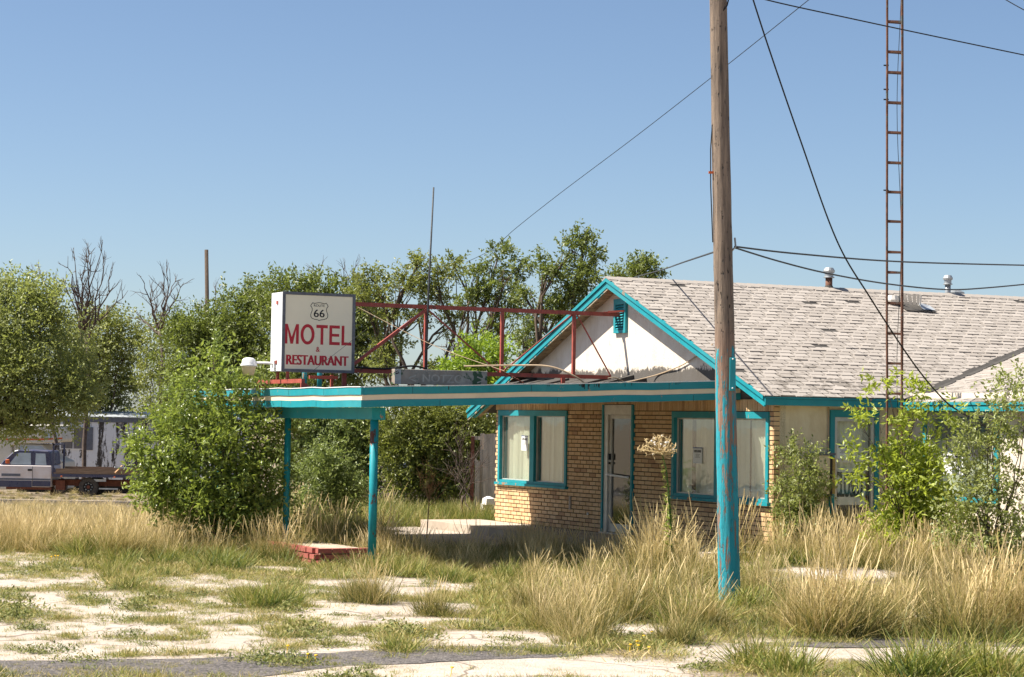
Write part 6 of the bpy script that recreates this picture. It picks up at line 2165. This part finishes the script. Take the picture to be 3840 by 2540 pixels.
# tall dry bunch grass: height depends on place
def k_dry(px, py, Pn):
    b = bare_at(px, py)
    left = np.clip((2105 - py) / 40, 0, 1)                              # left half: only the far band is tall
    right = np.clip((px - 1900) / 300, 0, 1)
    mid = np.clip((px - 1250) / 200, 0, 1) * np.clip((2180 - py) / 40, 0, 1)
    k = np.maximum(np.maximum(left, right), mid) * (1 - b) * not_built(Pn)
    k = k * np.clip(.75 + fbm(Pn[:, 0], Pn[:, 1], 1.3), .12, 1)
    k = k * np.where((px > 1900) & (py > 2090), np.clip(.55 + 1.5 * fbm(Pn[:, 0] * 1.7 + 2, Pn[:, 1] * 1.7, 1.6), .05, 1), 1)
    k = k * np.where((px > 1080) & (px < 1890) & (Pn[:, 1] > 31.5), .22, 1)
    k = k * np.where((px > 2600) & (py > 2125), np.clip(.35 + 1.2 * fbm(Pn[:, 0] * 1.1 + 3, Pn[:, 1] * 1.1, 1.5), .08, .9), 1)
    k = k * np.where(py > 2200, np.clip(.40 + 1.4 * fbm(Pn[:, 0] * 1.2, Pn[:, 1] * 1.2, 1.4), .06, .9), 1) * (py < 2420)
    return k


P_, pp_ = sample(4100, -120, 3960, 1905, 2620, k_dry)
r_, u_ = local_of(P_)
h = np.where(pp_[:, 0] > 2300, 1.18, .92) * (.45 + .8 * rng.random(len(P_)) ** 1.3) * np.clip(1.0 + .5 * fbm(P_[:, 0] + 5, P_[:, 1], 1.3), .5, 1.45)
front = (pp_[:, 0] > 1480) & (pp_[:, 0] < 2400) & (P_[:, 1] > 24)
h = np.where(front, h * .55, h)
h = np.where((np.abs(pp_[:, 0] - 2737) < 110) & (P_[:, 1] < 24.9), h * .45, h)
farl = pp_[:, 0] < 1080
h = np.where(farl, np.clip(h, .08, np.maximum((pp_[:, 1] - np.where(pp_[:, 0] > 620, 1925, 1900)) / (FPX / P_[:, 1]) / .72, .12)), h)
h = np.where((pp_[:, 0] > 2750) & (P_[:, 1] > 25.5), h * .56, h)
h = np.where((pp_[:, 1] > 2180), h * .74, h)
h = keep_clear(pp_[:, 0], pp_[:, 1], P_, h, .5)
BC = []
for x, y, s in [(3120, 2388, 1.25), (3185, 2380, 1.3), (3050, 2372, 1.1), (3250, 2372, 1.1), (2990, 2350, .9), (3560, 2395, 1.1), (3680, 2385, 1.3), (3770, 2375, 1.4), (3830, 2385, 1.4), (3610, 2350, 1.2), (2310, 2330, 1.0), (2230, 2300, .9),
                (2150, 2335, .85), (2060, 2350, .7), (2460, 2300, 1.1), (1990, 2290, .8), (1405, 2262, .85), (1360, 2258, .6), (1620, 2310, .7), (2620, 2360, .8), (1060, 2105, 1.0), (980, 2095, 1.1), (1700, 2110, .8), (1560, 2120, .9), (380, 2085, .9), (640, 2080, 1.0), (2640, 2210, 1.1), (2860, 2240, 1.0)]:
    for q_ in range(5):
        d = ray(x + random.gauss(0, 26), y + random.gauss(0, 6)); k_ = -EYE / d[2]
        BC.append((d[0] * k_, d[1] * k_, float(gz(d[0] * k_, d[1] * k_)), s * random.uniform(.75, 1.1)))
BC = np.array(BC)
P_ = np.concatenate([P_, BC[:, :3]]); h = np.concatenate([h, BC[:, 3]])
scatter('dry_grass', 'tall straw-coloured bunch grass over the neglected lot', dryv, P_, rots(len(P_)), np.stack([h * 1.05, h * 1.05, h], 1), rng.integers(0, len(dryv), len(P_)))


def k_stalk(px, py, Pn):
    a = np.exp(-((px - 2450) / 260) ** 2) * (py < 2130) * .9 + np.exp(-((px - 2000) / 230) ** 2) * (py < 2110) * .5
    a = a + np.clip((px - 2800) / 200, 0, 1) * (py < 2160) * .45 + np.exp(-((px - 1020) / 160) ** 2) * (py < 2090) * .5 + (px < 560) * (py < 1960) * .03
    return np.clip(a, 0, 1) * not_built(Pn) * (1 - bare_at(px, py) * .8)


P_, pp_ = sample(620, -100, 3900, 1905, 2200, k_stalk)
h = (.95 + .5 * rng.random(len(P_))) * np.where(pp_[:, 0] < 1080, .5, 1) * np.where(pp_[:, 0] > 2800, .85, np.where(pp_[:, 0] > 2300, 1.2, 1.0))
h = np.where((pp_[:, 0] > 1600) & (pp_[:, 0] < 2330), h * .68, h)
scatter('seed_stalks', 'upright seed stalks rising in front of the brick wall', stalkv, P_, rots(len(P_), .05), np.stack([h, h, h], 1), rng.integers(0, len(stalkv), len(P_)))


def k_green(px, py, Pn):
    b = bare_at(px, py)
    band = np.exp(-((py - 2110) / 50) ** 2) * np.clip((2400 - px) / 300, .15, 1)
    k = band * (1 - b) * .38 + np.where(px > 2200, .22, .10) * (1 - b)
    k = k * np.clip(.6 + 1.1 * fbm(Pn[:, 0] + 9, Pn[:, 1] + 3, 1.6), 0, 1)
    return np.clip(k, 0, 1) * not_built(Pn)


P_, pp_ = sample(900, -120, 3960, 2000, 2600, k_green)
# a few single bright tufts that stand out
ex = [(1000, 2275, 1.25), (930, 2262, .9), (1080, 2270, .9), (1340, 2235, .9), (330, 2090, 1.3), (380, 2085, 1.4), (280, 2080, 1.1), (780, 2140, 1.2), (850, 2135, 1.0), (1020, 2075, 1.5), (960, 2070, 1.4), (1450, 2150, 1.3), (1540, 2160, 1.2), (1660, 2180, 1.0), (1900, 2170, 1.1), (2630, 2330, 1.5), (2560, 2340, 1.4), (2800, 2290, 1.3), (3500, 2540, 1.6), (3620, 2520, 1.6), (3720, 2550, 1.6), (3400, 2560, 1.5), (2830, 2500, 1.3), (2960, 2530, 1.2)]
EP = []
for x, y, s in ex:
    for q_ in range(3):
        d = ray(x + random.gauss(0, 22), y + random.gauss(0, 5)); t = -EYE / d[2]
        EP.append((d[0] * t, d[1] * t, 0, s * random.uniform(.8, 1.15)))
EP = np.array(EP)
h = np.concatenate([keep_clear(pp_[:, 0], pp_[:, 1], P_, .6 + .55 * rng.random(len(P_)), .32), EP[:, 3]])
P_ = np.concatenate([P_, EP[:, :3]])
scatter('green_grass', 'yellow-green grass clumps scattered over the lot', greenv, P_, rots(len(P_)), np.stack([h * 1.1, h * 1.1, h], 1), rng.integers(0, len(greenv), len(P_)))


def k_short(px, py, Pn):
    b = bare_at(px, py)
    f = np.clip(fbm(Pn[:, 0] * .6, Pn[:, 1] * 1.6, 2.1) * 1.5 + .02, 0, 1)
    f2 = np.clip(fbm(Pn[:, 0] * 2.2 + 4, Pn[:, 1] * 2.2, 2.0) * 2 - .2, 0, 1)
    k = (1 - b) * np.where(px > 2250, .35, np.where(px < 1300, .5, .7)) + b * np.maximum(f * .8, f2 * .6) * np.where(px < 1150, 1.0, .28)
    return np.clip(k, 0, 1) * not_built(Pn)


P_, pp_ = sample(7000, -150, 4000, 2040, 2700, k_short)
h = keep_clear(pp_[:, 0], pp_[:, 1], P_, .55 + .8 * rng.random(len(P_)), .14)
b_ = bare_at(pp_[:, 0], pp_[:, 1])
h = np.where(b_ > .5, h * .6, h)
CP = []
for pl in ([(-60, 2218), (300, 2212), (620, 2206), (950, 2236), (1150, 2250)], [(-60, 2100), (330, 2098), (620, 2120), (1000, 2165)], [(300, 2268), (620, 2262), (900, 2280), (1300, 2270)], [(160, 2330), (420, 2318), (760, 2342), (1080, 2330)],
           [(380, 2462), (620, 2456), (960, 2440), (1300, 2410)], [(640, 2150), (880, 2168), (1130, 2192)], [(1080, 2256), (1400, 2250), (1760, 2258)], [(1000, 2392), (1300, 2372), (1720, 2340)], [(60, 2170), (300, 2160), (560, 2182)], [(220, 2390), (500, 2400), (800, 2396)],
           [(560, 2300), (700, 2360), (780, 2420)], [(150, 2120), (230, 2200), (330, 2290)], [(900, 2210), (980, 2300), (1060, 2400)]):
    pl = np.array(pl, float)
    L_ = np.concatenate([[0], np.cumsum(np.hypot(np.diff(pl[:, 0]), 4 * np.diff(pl[:, 1])))])
    for t_ in rng.random(int(L_[-1] / 11)) * L_[-1]:
        if fbm(np.array([t_ * .011]), np.array([pl[0, 1] * .05]), 1.5)[0] < -.18: continue
        x_ = np.interp(t_, L_, pl[:, 0]) + rng.normal(0, 10); y_ = np.interp(t_, L_, pl[:, 1]) + rng.normal(0, 4)
        d = ray(x_, y_); k_ = -EYE / d[2]
        CP.append((d[0] * k_, d[1] * k_, 0, .35 + .6 * rng.random() ** 2))
CP = np.array(CP)
P_ = np.concatenate([P_, CP[:, :3]]); h = np.concatenate([h, CP[:, 3]])
scatter('short_grass', 'short mixed grass creeping over the gravel', shortv, P_, rots(len(P_)), np.stack([h * 1.15, h * 1.15, h], 1), rng.integers(0, len(shortv), len(P_)))


def k_weed(px, py, Pn):
    b = bare_at(px, py)
    f2 = np.clip(fbm(Pn[:, 0] * 2.0 + 14, Pn[:, 1] * 2.4, 1.9) * 2.2 - .25, 0, 1)
    k = (b * f2 * .5 + (1 - b) * f2 * .5) * np.where(px < 1400, 1.0, .35)
    return np.clip(k, 0, 1) * not_built(Pn)


P_, pp_ = sample(700, -150, 4000, 2060, 2700, k_weed)
h = .5 + .8 * rng.random(len(P_))
ex = [(40, 2300, 1.6), (80, 2315, 1.5), (10, 2290, 1.7), (130, 2360, 1.1), (360, 2252, 1.2), (520, 2285, 1.2), (1120, 2370, 1.5), (1130, 2390, 1.3), (1000, 2470, 1.3), (1080, 2490, 1.4), (1480, 2385, 1.5), (1560, 2390, 1.3), (140, 2140, 1.3), (240, 2145, 1.1), (2400, 2400, 1.3), (2420, 2430, 1.4)]
EP = []
for x, y, s in ex:
    for q_ in range(2):
        d = ray(x + random.gauss(0, 14), y + random.gauss(0, 4)); t = -EYE / d[2]
        EP.append((d[0] * t, d[1] * t, 0, s * random.uniform(.8, 1.1)))
EP = np.array(EP)
h = np.concatenate([h, EP[:, 3]]); P_ = np.concatenate([P_, EP[:, :3]])
scatter('weeds', 'low leafy green weeds in the gravel cracks', weedv, P_, rots(len(P_), .05), np.stack([h, h, h], 1), rng.integers(0, len(weedv), len(P_)), 'weeds')


# soft green growth beneath and beyond the canopy, and along the side street
def k_soft(px, py, Pn):
    a = ((px > 1080) & (px < 1890) & (Pn[:, 1] > 33.5)) * .95
    return a * not_built(Pn) * np.clip(.8 + fbm(Pn[:, 0], Pn[:, 1], 1.0), .25, 1)


P_, pp_ = sample(900, 1060, 1900, 1895, 2080, k_soft)
h = .65 + .55 * rng.random(len(P_))
scatter('soft_grass', 'soft green grass and weeds beneath the canopy shrubs', softv, P_, rots(len(P_), .1), np.stack([h * 1.1, h * 1.1, h], 1), rng.integers(0, len(softv), len(P_)))


def far_pts(n, x0, x1, y0, y1):
    Y = y0 + (y1 - y0) * rng.random(n); x = x0 + (x1 - x0) * rng.random(n)
    return np.stack([x, Y, gz(x, Y)], 1)


Pa = np.concatenate([far_pts(900, -13.5, -4, 40, 57.3), far_pts(500, -22, -10, 63.2, 83), far_pts(260, -24, -8, 86, 97)])
h = .25 + .2 * rng.random(len(Pa))
h[900:] = .10 + .32 * rng.random(len(Pa) - 900) ** 4
scatter('verge_grass', 'dry grass verge along the side street at left', dryv, Pa, rots(len(Pa)), np.stack([h * 1.5, h * 1.5, h], 1), rng.integers(0, len(dryv), len(Pa)))

# yellow flowers dotted in the right foreground
mb = MB()
fls = [(2385, 2415), (2395, 2408), (2390, 2422), (2400, 2402), (2410, 2396), (2440, 2380), (2360, 2425), (1075, 2432), (1180, 2470), (1150, 2460), (1480, 2348), (1590, 2360), (205, 2085), (215, 2088), (190, 2088), (2545, 2386), (2430, 2432), (1690, 2518)]
c0 = None
for x, y in fls:
    d = ray(x, y + 20); t = -EYE / d[2]
    p = np.array([d[0] * t, d[1] * t, 0])
    s = FPX / p[1]
    z = 20 / s + random.uniform(0, .03)
    mb.tube([p, p + np.array([.01, 0, z])], .003, 4)
    mb.lathe(p + np.array([.01, 0, z]), [(.004, -.006), (.017, 0), (.014, .006), (.003, .009)], 7)
tag(mb.build('yellow_flowers', M['yellow']), 'tiny yellow wildflowers dotted among the foreground weeds', 'flowers', kind='stuff')
# white rubbish by the fence
rp_ = at(1835, 1880, 41)
m = MB()
for q_ in range(5):
    m.lathe((random.uniform(-.2, .2), random.uniform(-.1, .1), .1 * q_), [(.05, 0), (.14, .05), (.12, .16), (.03, .2)], 7)
o = m.build('rubbish_heap', M['fluff']); o.location = (rp_[0], 41, 0)
tag(o, 'white rubbish heap against the board fence beside the brick corner', 'rubbish', kind='stuff')
print('leaves', nleaf, 'objects', len(scene.objects))
